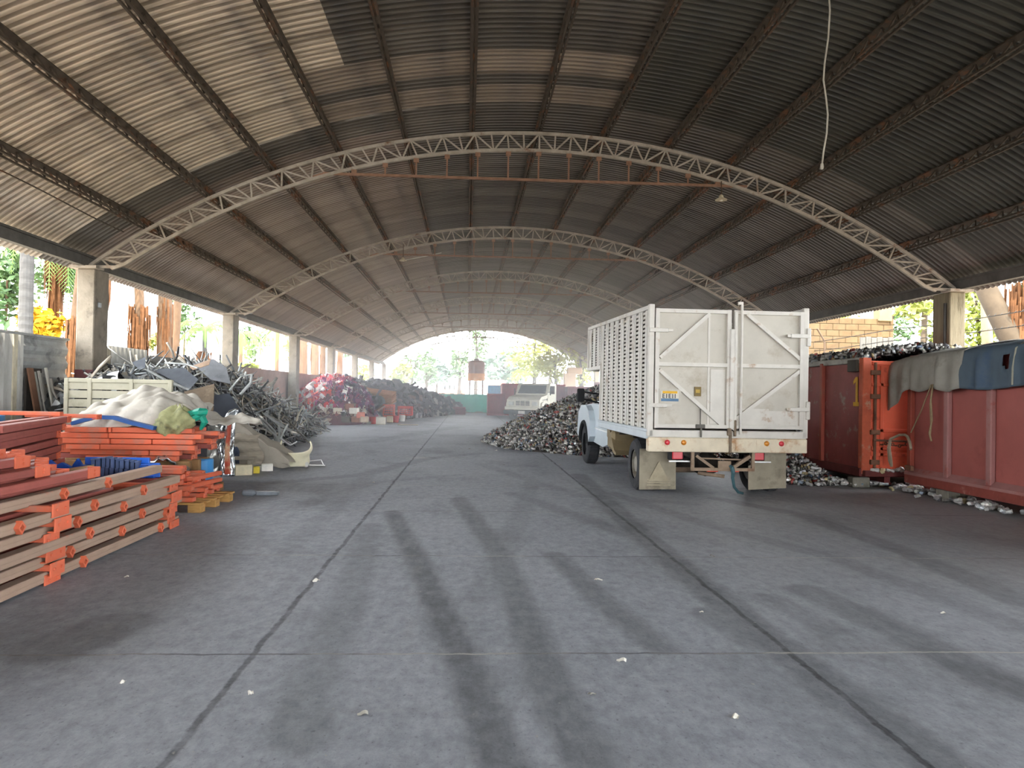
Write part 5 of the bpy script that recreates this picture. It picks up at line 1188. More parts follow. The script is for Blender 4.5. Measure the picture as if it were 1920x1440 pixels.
slab([(248, 680), (273, 670), (272, 690), (262, 694)], 14.5, .3, 'scrap_sheet', 'small torn triangular sheet at the top of the heap beside the column', m_sl)
slab([(362, 683), (400, 673), (425, 690), (432, 720), (395, 712)], 17.2, .5, 'scrap_sheet', 'big dull grey sheet hanging near the highest point of the scrap heap', pm('ash_sheet', '7e8084', .7, .1, .2, 4, dirt='67696e', damt=.5))
slab([(398, 742), (430, 738), (462, 785), (400, 780)], 14.9, .5, 'scrap_sheet', 'charcoal sheet hanging above the tongue of white sheet', m_ch)
slab([(345, 735), (402, 720), (400, 770), (375, 772), (352, 750)], 14.3, .4, 'felt_roll', 'brown felt bundled on the heap above the white tarpaulin', m_br, 'felt')
slab([(355, 688), (395, 674), (392, 684), (362, 694)], 17.0, .2, 'scrap_sheet', 'tan board sticking up from the crest of the scrap heap', pm('tan_board', 'a58c78', .85))
# heap of small scrap behind the stake panel
ms = Mass(); fh = lambda x, y: 1.05+.72*max(0, 1-abs(x+6.45)/1.2)*max(0, 1-abs(y-14.3)/1.2)
for q in range(260):
    x, y = R_.uniform(-7.3, -5.6), R_.uniform(13.4, 14.7); v, f = shs[q % 8]; s = R_.uniform(.12, .3); ms.put(v, f, TRS((x, y, fh(x, y)+R_.uniform(-.3, .08)), rrot(), s), pick(ALC))
hgrid(ms, lambda x, y: fh(x, y)-.12, -7.4, -5.5, 13.3, 14.8, .15, '4a4b4f')
for yy in (13.3, 14.8): ms.put(BOXV, BOXF, TRS((-6.45, yy, .48), Matrix.Identity(4), (1.9, .1, .95)), lin('4a4b4f'))
tag(ms.build('crumpled_foil', m_alm), 'crumpled foil scrap heaped between the stake panel and the column', 'scrap heap', kind='stuff')

# ---- red and purple tangled heap
def h_rd(x, y):
    d = math.sqrt(((x+6.15)/1.95)**2+((y-35.4)/3.3)**2); return 2.12*max(0, 1-d**2.2)**.7+.06*vn(x*3, y*3, 4)
ms = Mass(); hgrid(ms, lambda x, y: h_rd(x, y)-.12, -7.55, -4.1, 32, 38.8, .15, '5a3038')
RC = ['c7323a', 'b52a4a', 'd84a44', '9c2a58', 'e8e2de', 'c9404a', '7a2a62', 'd2d0d2', 'b8343a', 'e06a5c']; PC = ['5a2f5c', '4a2f4c', '6a3060', '7a3458', '3d3044', '8a2a4a', '55415f']; LC = ['5b564e', '77706a', 'c9c2b4', '3d3b3a', '8d7a68', '9fb0a0', '8a4a44', '4a453e', 'b39a86']
for q in range(3000):
    x, y = R_.uniform(-7.5, -4.15), R_.uniform(32, 37); h = h_rd(x, y)
    if h < .05: continue
    c = PC if x > -5.75+R_.gauss(0, .25) else RC
    if h < .75+R_.gauss(0, .12): c = LC if x < -4.9 else PC+LC[:3]
    if R_.random() < .1: c = ['efe9e4', 'd8d2d4']
    v, f = bars[q % 14] if q % 3 else shs[q % 8]; s = R_.uniform(.12, .34); ms.put(v, f, TRS((x, y, h+R_.uniform(-.08, .06)), rrot(), (s, s*(1 if q % 3 else .7), s)), pick(c))
m_mix = attr_mat('mixed_heap', 'col', .6, .0)
tag(ms.build('wire_heap', m_mix), 'red and purple heap of tangled plastic wire beyond the aluminium scrap', 'scrap heap', kind='stuff')
b = MB()
b.grid(lambda u, v: (-7.0+.75*u+.1*math.sin(7*v), 33.2+.2*math.sin(5*u)+.3*v, 1.4+(.28+.1*math.sin(8*u))*v+.08*math.sin(9*u)), 12, 6); o = b.build('plastic_film', pm('white_film', 'd2cbc9', .6), None); solidify(o, .02); tag(o, 'sheet of white plastic film at the left top of the red heap', 'film')
# ---- dark steel scrap heap
TB = [(34, -4.6), (37, -4.0), (44, -2.3), (50, -.9), (53.6, .1)]
def h_dk(x, y):
    xb = lerp_tab(TB, y); t = xb-x
    if t <= 0 or y > 54 or y < 35: return -.05
    return (1.95 if y < 47 else 1.95-.11*(y-47))*(1-math.exp(-t*.85))*min(1, (y-35)/2.5)+.16*vn(x*1.5, y*1.1, 6)*min(1, t*2)
ms = Mass(); hgrid(ms, lambda x, y: h_dk(x, y)-.12, -7.5, .3, 35, 54, .25, '38363c')
DC = ['4a474e', '3b3940', '5a565c', '1f1d22', '6a6468', '45404a', '8a8284', '64474a', '26262c', '9a9490', '6b4a40', '2a282e']
def on_dk():
    while True:
        y = R_.uniform(35.5, 53.5); x = lerp_tab(TB, y)-3.6*R_.random()**1.3
        h = h_dk(x, y)
        if h > .05 and x > -7.3: return x, y, h
for q in range(2600):
    x, y, h = on_dk(); s = R_.uniform(.15, .5)
    v, f = (BOXV, BOXF) if q % 4 == 0 else bars[q % 14] if q % 4 == 1 else shs[q % 8]
    ms.put(v, f, TRS((x, y, h+R_.uniform(-.15, .05)), rrot(), (s, s*R_.uniform(.4, 1), s*R_.uniform(.4, 1))), pick(DC))
tag(ms.build('steel_scrap', m_mix), 'dark heap of steel scrap stretching along the left to the green fence', 'scrap heap', kind='stuff')
m_dk = pm('dark_scrap_steel', '4b484e', .75, .2, .3, 4, dirt='5e4c42', damt=.5, rnd=.3)
pr_ = []
for s in range(6):
    b = MB()
    if s == 0: b.lathe([(.16, -.1), (.3, -.1), (.33, 0), (.3, .1), (.16, .1)], 16, caps=False)
    elif s == 1: b.bbox(-.3, .3, -.2, .2, -.12, .12, .04); b.lathe([(.1, .12), (.1, .2), (.04, .2)], 10)
    elif s == 2: b.tube([(-.5, 0, 0), (-.1, .1, .05), (.5, -.05, -.05)], .07, 8)
    elif s == 3: b.grid(lambda u, v: (u*.8-.4, v*.6-.3, .1*math.sin(5*u+3*v)), 6, 6)
    elif s == 4: b.bar((-.5, 0, 0), (.5, 0, 0), .16, .02); b.bar((-.5, .08, .06), (.5, .08, .06), .02, .14)
    else: b.lathe([(.12, -.3), (.15, -.28), (.15, .28), (.12, .3)], 14); b.lathe([(.17, -.05), (.17, .05)], 14)
    pr_.append(b.build('steel_scrap_piece', m_dk))
us = [False]*6
for q in range(110):
    x, y, h = on_dk(); k = q % 6; o = pr_[k]
    if us[k]: o = o.copy(); COL.objects.link(o)
    us[k] = True; M = TRS((x, y, h+.12), slope_rot(x, y, h_dk, .5), 1); o.location = M.translation; o.rotation_euler = M.to_euler()
    tag(o, 'dark steel part lying on the long scrap heap near the green fence', 'scrap piece', 'parts on the dark steel heap')
# things at the foot of those heaps
def item(px, py, Y, sx, sy, sz, name, lab, cat, c, kind='box', rz=0, z=None):
    p = at_z(px, py) if Y is None else at_y(px, py, Y); b = MB()
    if kind == 'box': b.bbox(-sx/2, sx/2, -sy/2, sy/2, 0, sz, .02); b.bbox(-sx*.52, sx*.52, -sy*.52, sy*.52, sz*.86, sz*.93, .01)
    elif kind == 'bucket': b.lathe([(sx*.38, 0), (sx*.48, sz*.9), (sx*.52, sz*.9), (sx*.52, sz), (sx*.46, sz), (sx*.38, sz*.2)], 18)
    elif kind == 'crate':
        for e in (-1, 1): b.bbox(e*sx/2-.03, e*sx/2+.03, -sy/2, sy/2, 0, sz, .01); b.bbox(-sx/2, sx/2, e*sy/2-.03, e*sy/2+.03, sz*.82, sz, .01); b.bbox(-sx/2, sx/2, e*sy/2-.03, e*sy/2+.03, 0, sz*.15, .01)
        for k in range(5): x = -sx/2+sx*(k+.5)/5; b.bar((x-.05, -sy/2, 0), (x+.05, -sy/2, sz), .05, .02)
        for k in range(3): b.bbox(-sx/2, sx/2, -sy/2-.01, -sy/2+.01, sz*(.3+.2*k), sz*(.38+.2*k), .005)
    m = pm('item_'+c, c, .65, 0, .2, 4)
    o = b.build(name, m, None, (p.x, p.y, (0 if Y is None else p.z) if z is None else z)); o.rotation_euler.z = rz; return tag(o, lab, cat)
item(699, 795, None, .34, .34, .32, 'bucket', 'red bucket at the foot of the red wire heap', 'bucket', 'b8322e', 'bucket')
item(714, 796, None, .4, .36, .34, 'carton', 'pale carton right of the red bucket', 'carton', 'd8d2c4')
item(731, 792, None, .3, .3, .3, 'carton', 'small cream carton between the pale carton and the second red bucket', 'carton', 'cfc4a8')
item(742, 792, None, .34, .34, .32, 'bucket', 'red bucket farther right, in front of the dark steel scrap', 'bucket', 'a82c2c', 'bucket')
item(754, 790, None, .34, .32, .32, 'bucket', 'white bucket in front of the dark steel scrap', 'bucket', 'dcdad4', 'bucket')
item(729, 782, 37.0, .5, .4, .62, 'crate', 'orange red lattice crate standing on end above the buckets', 'crate', 'c9563e', 'crate')
item(760, 779, 37.6, .68, .4, .46, 'crate', 'red lattice crate set above the white bucket', 'crate', 'c2413c', 'crate')
item(765, 797, None, .9, .4, .03, 'board', 'pale board lying flat on the floor by the buckets', 'board', 'c9c2b2')
for q, (px, py, c) in enumerate(((608, 776, 'cfc8b6'), (624, 790, '7d6a58'), (632, 776, 'd8cdb8'), (648, 792, '5a5148'), (664, 776, 'd9d4ca'), (676, 784, 'd98a78'), (682, 792, 'c4b09a'), (655, 768, '8c5a4c'), (618, 768, 'a8c4b0'), (640, 783, '3f3b38'), (600, 785, '8a8274'), (668, 792, '9a6a54'))):
    item(px, py, 32.6+.02*q, .36, .3, .26, 'carton', f'small box in the jumble below the red wire heap, {["cream", "brown", "pale tan", "dark brown", "off-white", "salmon", "tan", "brick red", "mint green", "near black", "grey", "rust"][q]} one', 'carton', c, 'box', R_.uniform(-.4, .4))
b = MB(); b.bar(at_y(697, 776, 36), at_y(725, 758, 37), .14, .1); tag(b.build('rusty_beam', m_rust), 'rusty beam sloping up from the red bucket to the orange red crate', 'beam')
b = MB()
for k in range(5): b.bbox(-1.0, 1.0, -.3, .3, k*.12, k*.12+.07, .01)
o = b.build('slatted_bundle', pm('rust_slats', '9a6a48', .85, 0, .3, 3), None, at_y(705, 752, 38.5)); o.rotation_euler = (.3, .1, -.3); tag(o, 'rust brown slatted bundle on the slope right of the red wire heap', 'bundle')
b = MB(); b.bar(at_y(742, 712, 44), at_y(762, 738, 43.5), .6, .12); tag(b.build('dark_slab', m_dk), 'dark slab tilted against the sky on the crest of the steel scrap', 'slab')
item(860, 777, None, .9, .6, .5, 'scrap_box', 'dull red box at the right tip of the dark steel scrap', 'box', '7d3a44')
# ================================================================== BEYOND THE HALL
m_bark = pm('palm_bark', '5f4b3a', .95, 0, .3, 3, dirt='443326', damt=.5, stretch=(2, 2, .6))
m_grey_bark = pm('ringed_bark', '474645', .95, 0, .2, 3, stretch=(1, 1, 7))
m_thatch = pm('dead_fronds', '654329', .95, 0, .35, 5, dirt='43301f', damt=.45)
m_fr = pm('frond_green', '5f7d3a', .6, 0, .35, 2, dirt='9a9a4a', damt=.4)
m_leafY = pm('leaf_yellow_green', '7f8a40', .6, 0, .35, 1.5, dirt='667437', damt=.5)
m_leafB = pm('leaf_sunlit', 'b9c060', .6, 0, .25, 1.2, dirt='9fae58', damt=.5)  # lighter copy of the yellow green leaf, sunlight put into its colour
m_leafG = pm('leaf_green', '4c6840', .6, 0, .35, 1.5, dirt='667f4a', damt=.4)
m_leafD = pm('leaf_blue_green', '5a7268', .7, 0, .3, 1.5)
m_leafO = pm('leaf_gold', 'd0a62a', .6, 0, .25, 1.5)
def trunk(par, pts, r, mat, n=12, rings=0):
    if rings:
        P2 = []; R2 = []; p0, p1 = Vector(pts[0]), Vector(pts[-1])
        for k in range(rings):
            t = k/(rings-1)*(len(pts)-1); i = min(int(t), len(pts)-2); f = t-i; P2.append(Vector(pts[i]).lerp(Vector(pts[i+1]), f)); R2.append((r[i]+(r[i+1]-r[i])*f)*(1.04 if k % 2 else .97))
        pts, r = P2, R2
    return MB().tube(pts, r, n).build('trunk', mat, par, smooth=not rings)
def fronds(par, c, n, L, droop, mat, seed, name='fronds', updn=(.2, .9)):
    rn = random.Random(seed); b = MB(); c = Vector(c)
    for k in range(n):
        az = 2*PI*k/n+rn.uniform(-.2, .2); el = rn.uniform(*updn); d = Vector((math.cos(az)*math.cos(el), math.sin(az)*math.cos(el), math.sin(el))); p = c.copy(); pts = [p.copy()]; ns = 10
        for q in range(ns): d = (d+Vector((0, 0, -droop/ns*(1+q*.22)))).normalized(); p = p+d*(L/ns); pts.append(p.copy())
        b.tube(pts, [.03-.0022*q for q in range(ns+1)], 4)
        for q in range(1, ns+1):
            for sub in (0, .33, .66):
                pp = pts[q-1].lerp(pts[q], sub); dd = (pts[q]-pts[q-1]).normalized(); s = dd.cross(Vector((0, 0, 1)))
                if s.length < .05: s = Vector((1, 0, 0))
                s.normalize(); l = L*.2*math.sin(PI*min(.95, (q+sub)/ns*.9+.08))
                for sg in (-1, 1):
                    e = pp+(s*sg+dd*.6+Vector((0, 0, -.75))).normalized()*l; w = dd*.022
                    b.add([pp-w, pp+w, e+w*.3, e-w*.3], [(0, 1, 2, 3)])
    return b.build(name, mat, par)
def thatch(par, c, r, h, n, mat, seed, taper=.4):
    rn = random.Random(seed); b = MB(); c = Vector(c)
    for k in range(int(n*1.7)):
        a = rn.uniform(0, 6.3); z = rn.uniform(.1, 1)**.8; rr = r*(taper+(1-taper)*z)*rn.uniform(.2, 1.1); l = h*rn.uniform(.15, .5)
        p = c+Vector((math.cos(a)*rr, math.sin(a)*rr, h*z)); e = p+Vector((math.cos(a)*.05*r, math.sin(a)*.05*r, -l)); s = Vector((-math.sin(a), math.cos(a), 0))*rn.uniform(.015, .05)
        b.add([p-s, p+s, e+s*.4, e-s*.4], [(0, 1, 2, 3)])
    return b.build('dead_fronds', mat, par)
def crown(par, c, rad, n, mat, seed, sz=.16, name='crown', clumps=14):
    rn = random.Random(seed); b = MB(); c = Vector(c); rad = Vector(rad)
    cl = []
    for k in range(clumps):
        v = Vector((rn.gauss(0, 1), rn.gauss(0, 1), rn.gauss(0, 1))).normalized()*rn.uniform(.35, .95); cl.append(Vector((v.x*rad.x, v.y*rad.y, v.z*rad.z)))
    for k in range(n):
        o = cl[k % clumps]; p = c+o+Vector((rn.gauss(0, rad.x*.2), rn.gauss(0, rad.y*.2), rn.gauss(0, rad.z*.18)))
        u = Vector((rn.gauss(0, 1), rn.gauss(0, 1), rn.gauss(0, .6))).normalized(); w = u.cross(Vector((rn.gauss(0, 1), rn.gauss(0, 1), rn.gauss(0, 1)))).normalized(); s = sz*rn.uniform(.5, 1.3)
        b.add([p-u*s, p+w*s*.45, p+u*s, p-w*s*.45], [(0, 1, 2, 3)])
    return b.build(name, mat, par)
TG = 'palms beyond the left wall'
def palm_at(px, X, lean, ztop, r, mat, lab, rings=0, dead=None, green=None, seed=1, group=TG):
    p = at_x(px, 640, X); base = Vector((X, p.y, 0)); t = thing('palm_tree', lab, 'palm', base, 0, group)
    pts = [(0, 0, -.05), (lean*.3, 0, ztop*.4), (lean, lean*.3, ztop)]
    trunk(t, pts, [r*1.15, r, r*.9], mat, 14, rings)
    if dead: thatch(t, (lean*dead[3], 0, dead[0]), dead[1], dead[2], dead[4] if len(dead) > 4 else 260, m_thatch, seed)
    if green: fronds(t, (lean, lean*.3, ztop), green[0], green[1], green[2], m_fr, seed)
    return t
palm_at(47, -11.5, .0, 8.5, .17, m_grey_bark, 'stout grey ringed palm trunk, first from the left beyond the sheet wall', 70, None, (16, 4.2, 1.9), 1)
palm_at(95, -13.0, .1, 6.3, .12, m_bark, 'palm with a hanging plume of dead fronds, right of the ringed trunk', 0, (3.6, .35, 2.4, 1), (16, 3.6, 2.3), 2)
palm_at(128, -11.0, .45, 7.2, .13, m_bark, 'leaning orange-brown palm trunk just left of the nearest column', 0, (1.0, .24, 2.4, .3, 200), (12, 3, 1.2), 3)
palm_at(188, -10.2, -.05, 7.0, .12, m_bark, 'palm trunk just right of the nearest column with a brown collar', 0, (3.0, .3, 2.2, .6), (14, 3.2, 1.4), 4)
palm_at(268, -11.0, -.25, 7.2, .16, m_bark, 'shaggy palm under a broad skirt of dead fronds, between the first two columns', 0, (1.5, .42, 2.8, .6, 300), (14, 3.4, 1.5), 5)
palm_at(308, -10.6, .0, 7.6, .24, m_bark, 'thick brown palm trunk right of the shaggy one', 0, (1.4, .3, 3.2, .5, 200), (14, 3.4, 1.3), 6)
palm_at(327, -11.4, .15, 7.6, .15, m_bark, 'slimmer palm trunk close behind the thick brown one', 0, None, (12, 3.2, 1.3), 7)
palm_at(384, -10.8, .0, 3.9, .10, m_grey_bark, 'young palm with a round orange boss on a thin stem, left of the second column', 0, (2.05, .34, .95, .5, 200), (16, 2.0, 1.7), 8)
palm_at(452, -13.0, .0, 4.6, .12, m_bark, 'slim palm with drooping fronds right of the second column', 0, None, (14, 2.6, 2.9), 9)
palm_at(520, -14.0, .0, 5.8, .16, m_bark, 'weeping green palm midway between the second and third columns', 0, None, (20, 4.0, 2.8), 10)
for q, (px, X, r, w) in enumerate(((572, -10.6, .26, 'first'), (592, -11.2, .3, 'second'), (606, -11.6, .24, 'third'), (622, -10.8, .3, 'fourth'), (636, -11.4, .26, 'fifth'))):
    palm_at(px, X, .1*(q-2), 7.5, r, m_bark, f'{w} from the left of the thick palm trunks past the third column', 0, (1.2, r*1.1, 3.4, .5, 130), (10, 3.4, 1.5), 11+q)
def bush(px, py, X, rad, n, mat, lab, seed, sz=.14, cat='bush', name='bush'):
    p = at_x(px, py, X); t = thing(name, lab, cat, (p.x, p.y, 0)); crown(t, (0, 0, p.z), rad, n, mat, seed, sz, clumps=16)
    MB().tube([(0, 0, -.02), (.05, .02, max(.2, p.z))], [.06, .03], 6).build('stem', m_bark, t); return t
bush(78, 612, -13.0, (.65, .6, .6), 900, m_leafO, 'golden flowering bush right of the ringed trunk', 31)
bush(108, 500, -13.5, (.9, .9, 1.5), 700, m_leafG, 'loose green tree top behind the plume of dead fronds', 32, .14, 'tree', 'leafy_tree')
bush(10, 520, -13.5, (.9, .9, 1.4), 700, m_leafG, 'green tree top at the far left edge under the eave', 33, .15, 'tree', 'leafy_tree')
bush(345, 590, -13.0, (.6, .6, 1.3), 600, m_leafG, 'slim green tree between the thick trunk and the young palm', 34, .13, 'tree', 'leafy_tree')
bush(300, 640, -12.5, (.4, .4, .5), 300, m_leafY, 'small yellow green bush at the foot of the thick brown trunk', 35)
bush(470, 690, -8.4, (.35, .5, .25), 260, m_leafY, 'yellow green tuft topping the wall past the second column', 36, .1)
bush(478, 640, -17.0, (1.2, 1.2, 1.4), 600, m_leafG, 'hazy green tree behind the slim palm', 37, .2, 'tree', 'leafy_tree')
bush(555, 650, -16.0, (1.1, 1.6, 1.8), 600, m_leafY, 'yellow green tree left of the row of thick trunks', 38, .22, 'tree', 'leafy_tree')
bush(648, 650, -14.0, (.8, 1.4, 2.2), 500, m_leafG, 'green hanging foliage right of the row of thick trunks', 39, .22, 'tree', 'leafy_tree')
bush(682, 700, -16.0, (2.0, 2.6, 1.6), 700, m_leafY, 'pale green tree between the fifth and sixth columns', 40, .28, 'tree', 'leafy_tree')
# low houses at the left
m_hw = pm('pale_house_wall', '6a6056', .9, 0, .1, 1); m_hr = pm('house_roof', '63493c', .8, 0, .15, 2)
def house(x, y, sx, sy, h, rh, lab, wall=m_hw, roof=m_hr, rz=0):
    t = thing('house', lab, 'house', (x, y, 0), rz)
    MB().box(-sx/2, sx/2, -sy/2, sy/2, -.05, h).build('wall', wall, t)
    MB().prism([(-sx/2-.4, h-.05), (sx/2+.4, h-.05), (0, h+rh)], -sy/2-.3, sy/2+.3, 'y').build('roof', roof, t)
    w = MB()
    for k in range(3): w.box(sx/2-.02, sx/2+.03, -sy/2+sy*(k+.3)/3, -sy/2+sy*(k+.6)/3, h*.4, h*.75)
    w.build('window', m_glass, t); return t
house(-30, 40, 10, 34, 3.6, 1.5, 'long low house with a faded tiled roof beyond the left wall')
house(-24, 68, 7, 14, 3.0, 1.2, 'pale house farther along beyond the left wall, behind the palms', pm('white_house', 'e2ddd4', .9))
# ---- right side
RG = 'trees beyond the right wall'
def tree_r(px, X, pts, r, mat, lab, seed, cr=None, th=None):
    p = at_x(px, 640, X); t = thing('leafy_tree', lab, 'tree', (X, p.y, 0), 0, RG); trunk(t, pts, r, mat, 14)
    if th: thatch(t, *th, m_thatch, seed)
    for k, (c, rad, n, m, sz) in enumerate(cr or []): crown(t, c, rad, n, m, seed+k, sz)
    return t
m_pale = pm('pale_trunk_bark', '8a7a60', .95, 0, .2, 2, dirt='5d4f3a', damt=.4, stretch=(2, 2, .5)); m_dkb = pm('dark_bark', '43392d', .95, 0, .3, 3)
tree_r(1853, 13.2, [(0, 0, 0), (.0, 0, 2.5), (-.1, .1, 6)], [.15, .13, .11], m_pale, 'pale sunlit tree trunk right of the near right column', 51, [((-.6, .8, 4.6), (.8, .8, 1.1), 500, m_leafY, .12)], None)
tree_r(1900, 13.0, [(.25, -.3, 0), (.1, -.2, 2.4), (-.9, .4, 5.2)], [.26, .26, .22], m_dkb, 'thick shaggy tree leaning left at the right edge of the picture', 52, [((.3, -.3, 4.9), (.9, .8, .8), 500, m_leafG, .12)], ((.1, -.1, 1.8), .36, 2.6, 160))
tree_r(1836, 14.5, [(0, 0, 0), (.05, 0, 2.6), (-.2, 0, 5.4)], [.05, .05, .04], m_dkb, 'thin dark sapling between the near right column and the pale trunk', 53, [((-.1, 0, 3.6), (.5, .6, 1.4), 900, m_leafY, .11)])
tree_r(1725, 15.5, [(0, 0, 0), (.1, 0, 2.6), (.5, .5, 5.4)], [.14, .12, .08], m_dkb, 'spreading yellow green tree left of the near right column', 54, [((.5, .2, 4.7), (1.2, 1.4, .8), 800, m_leafY, .13), ((.9, .2, 3.3), (.9, 1.0, .55), 700, m_leafY, .13)])
tree_r(1640, 15.0, [(0, 0, 0), (0, 0, 2.5), (.7, 0, 4.6)], [.12, .1, .05], m_dkb, 'thin dark forked tree above the load of cans', 55, [((.9, .3, 4.4), (1.2, 1.2, .8), 450, m_leafG, .12)])
tree_r(1530, 16.5, [(0, 0, 0), (0, 0, 3), (0, 0, 5)], [.16, .14, .1], m_dkb, 'green tree showing just right of the white truck', 56, [((0, 0, 3.4), (1.0, 1.4, 1.4), 800, m_leafY, .14)])
tree_r(1570, 18.0, [(0, 0, 0), (0, 0, 3), (.2, 0, 6)], [.14, .12, .1], m_dkb, 'yellow green tree behind the ochre block wall', 57, [((0, 0, 4.6), (1.8, 1.6, 1.0), 800, m_leafY, .16)])
# ochre brick shed and grey boards behind the cans
o = thing('brick_shed', 'ochre block shed wall rising behind the load of cans', 'shed', (at_y(1590, 640, 24.3).x, 24.3, 0))
b = MB()
for r in range(20):
    x = -1.45-(r % 2)*.22
    while x < 1.5: b.bbox(max(-1.45, x), min(1.5, x+.42), -.12, .12, r*.21, r*.21+.198, .012); x += .435
b.build('block_courses', pm('ochre_blocks', '5c4a33', .95, 0, .3, 2.5, dirt='4a3622', damt=.45), o)
MB().box(-1.44, 1.49, -.1, .1, 0, 4.18).build('mortar', pm('ochre_mortar', '4c402d', .95), o)
MB().bbox(.95, 1.4, -.2, .2, 4.1, 5.2, .02).build('pier', pm('ochre_pier', '75664c', .95, 0, .2, 3), o)
t = thing('board_fence', 'grey vertical boards right of the ochre shed, behind the cans', 'fence', (at_y(1647, 640, 21.2).x, 21.2, 0))
for k in range(6): b = MB(); b.bbox(-.55+.17*k, -.40+.17*k, -.02, .02, 0, 3.3+.02*(k % 2), .006); b.build('board', pm('grey_board', '5f5d59', .85, 0, .2, 4, stretch=(4, 4, .5)), t)
b = MB(); b.bbox(-.8, .8, -.3, .3, 2.4, 3.0, .05); o = b.build('yellow_hood', pm('machine_yellow', '96681c', .6), None, (at_y(1675, 640, 22.5).x, 22.5, 0)); b2 = MB(); b2.box(-.7, .7, -.25, .25, 0, 2.4); b2.build('machine_body', m_frame, o); tag(o, 'yellow machine hood right of the grey boards', 'machine')
# barbed wire fence
for k, (px, Y) in enumerate(((1688, 17.4), (1533, 23.5), (1838, 13.9))):
    p = at_y(px, 640, Y); b = MB(); b.tube([(0, 0, 0), (0, 0, 3.35), (-.25, 0, 3.75)], .03, 6); o = b.build('fence_post', pm('rusty_post', '5a4838', .8, .2), None, (11.45, Y, 0)); tag(o, ['slim dark wire-fence post left of the near right column', 'slim dark wire-fence post beside the white truck', 'slim dark wire-fence post right of the near right column'][k], 'post', 'posts of the wire fence')
for k, z in enumerate((2.75, 3.1, 3.4)):
    b = MB(); b.tube([(11.45, y, z-.04*math.sin(PI*((y-8) % 6)/6)) for y in np.linspace(8, 30, 45)], .012, 4)
    for y in np.linspace(8, 30, 110): b.bar((11.42, y, z-.03), (11.48, y+.02, z+.02), .006)
    tag(b.build('barbed_wire', pm('wire_grey', '2b2926', .6, .4)), ['lowest', 'middle', 'topmost'][k]+' strand of barbed wire above the right wall', 'wire', 'strands of barbed wire')
# ---- far end
t = thing('green_fence', 'teal green shade-net fence closing the far end of the hall', 'fence', (-.4, 54.6, 0))
m_net = pm('teal_net', '2f9c86', .8, 0, .18, 1.2, dirt='5ab0a0', dscale=1.0, damt=.45)
MB().grid(lambda u, v: (-2.4+4.5*u, .03*math.sin(25*u), .05+1.3*v), 40, 4).build('net', m_net, t)
for k in range(6): MB().tube([(-2.4+.9*k, .06, 0), (-2.4+.9*k, .06, 1.4)], .035, 6).build('post', pm('net_post', '4aa896', .7), t)
MB().bbox(-2.45, 2.15, .0, .12, 0, .12, .02).build('kerb', m_concd, t)
t = thing('water_tank', 'rust brown and orange tank on a steel stand beyond the green fence', 'tank', (.70, 60, 0))
b = MB(); b.lathe([(.62, 2.95), (.66, 2.98), (.66, 3.2), (.67, 3.22), (.67, 3.25), (.66, 3.27), (.66, 3.9), (.5, 4.02), (.2, 4.06)], 28); b.build('tank_shell', pm('brown_tank', '8a5a44', .7, 0, .15, 2, dirt='a86a40', damt=.4), t)
MB().lathe([(.67, 2.42), (.69, 2.45), (.69, 2.98), (.67, 3.0)], 28).build('orange_band', pm('orange_band', 'd88a2c', .6, 0, .15, 3), t)
MB().lathe([(.2, 4.04), (.2, 4.16), (.16, 4.2), (.05, 4.22)], 16).build('lid', pm('dark_lid', '55504c', .7), t)
for sx in (-1, 1):
    for sy in (-1, 1): MB().bar((sx*.55, sy*.45, 0), (sx*.5, sy*.4, 2.45), .12, .12).build('leg', pm('stand_brown', '7a5a48', .8), t)
b = MB()
for z in (.9, 1.7): b.bar((-.55, -.45, z), (.55, -.45, z), .06); b.bar((-.55, .45, z), (.55, .45, z), .06)
b.bar((-.55, -.45, .9), (.55, -.45, 1.7), .05); b.bar((-.9, -.4, 0), (-.9, -.4, 2.6), .07); b.bar((-.9, -.4, 2.4), (-.5, -.4, 2.4), .05); b.build('bracing', MATS['stand_brown'], t)
def tree_f(px, Y, h, rad, mat, lab, seed, n=900, sz=.35, trunk_m=m_dkb, cz=None, bare=False):
    p = at_y(px, 735, Y); t = thing('leafy_tree', lab, 'tree', (p.x, Y, 0), 0, 'trees beyond the far end')
    trunk(t, [(0, 0, 0), (.1, 0, h*.5), (-.1, 0, h*.9)], [.25, .16, .06], trunk_m, 8)
    rn = random.Random(seed); b = MB()
    for k in range(9): a = rn.uniform(0, 6.3); z = h*rn.uniform(.35, .8); b.tube([(0, 0, z), (math.cos(a)*rad[0]*.4, math.sin(a)*rad[0]*.4, z+h*.1), (math.cos(a)*rad[0]*.8, math.sin(a)*rad[0]*.8, z+h*.2)], [.07, .05, .02], 5)
    b.build('branches', trunk_m, t)
    crown(t, (0, 0, cz or h*.72), rad, n, mat, seed, sz, clumps=18); return t
tree_f(770, 78, 5.4, (1.4, 1.5, 1.6), m_leafG, 'sparse grey green tree left of the far opening', 61, 260, .3)
tree_f(798, 84, 5.8, (1.3, 1.5, 1.9), m_leafG, 'second sparse tree, half way to the water tank', 62, 300, .3)
tree_f(752, 72, 4.4, (1.3, 1.2, 1.2), m_leafY, 'small yellow green tree at the left of the far opening', 63, 400, .28)
tree_f(818, 110, 6.0, (3.2, 3, 2.2), m_leafD, 'hazy blue green tree low behind the sparse trees', 64, 800, .5)
tree_f(860, 80, 6.6, (1.1, 1.2, 1.7), m_leafG, 'slender tree just left of the water tank', 65, 350, .28)
tree_f(891, 82, 10.5, (1.3, 1.3, 3.4), m_leafG, 'tall thin tree rising above the water tank', 66, 420, .26, cz=7.6)
tree_f(950, 105, 6.4, (4.0, 3, 2.4), m_leafD, 'hazy blue green trees right of the water tank', 67, 900, .5)
tree_f(1000, 68, 6.4, (2.4, 2.6, 2.2), m_leafB, 'bright yellow green tree above the dull red container', 68, 900, .24)
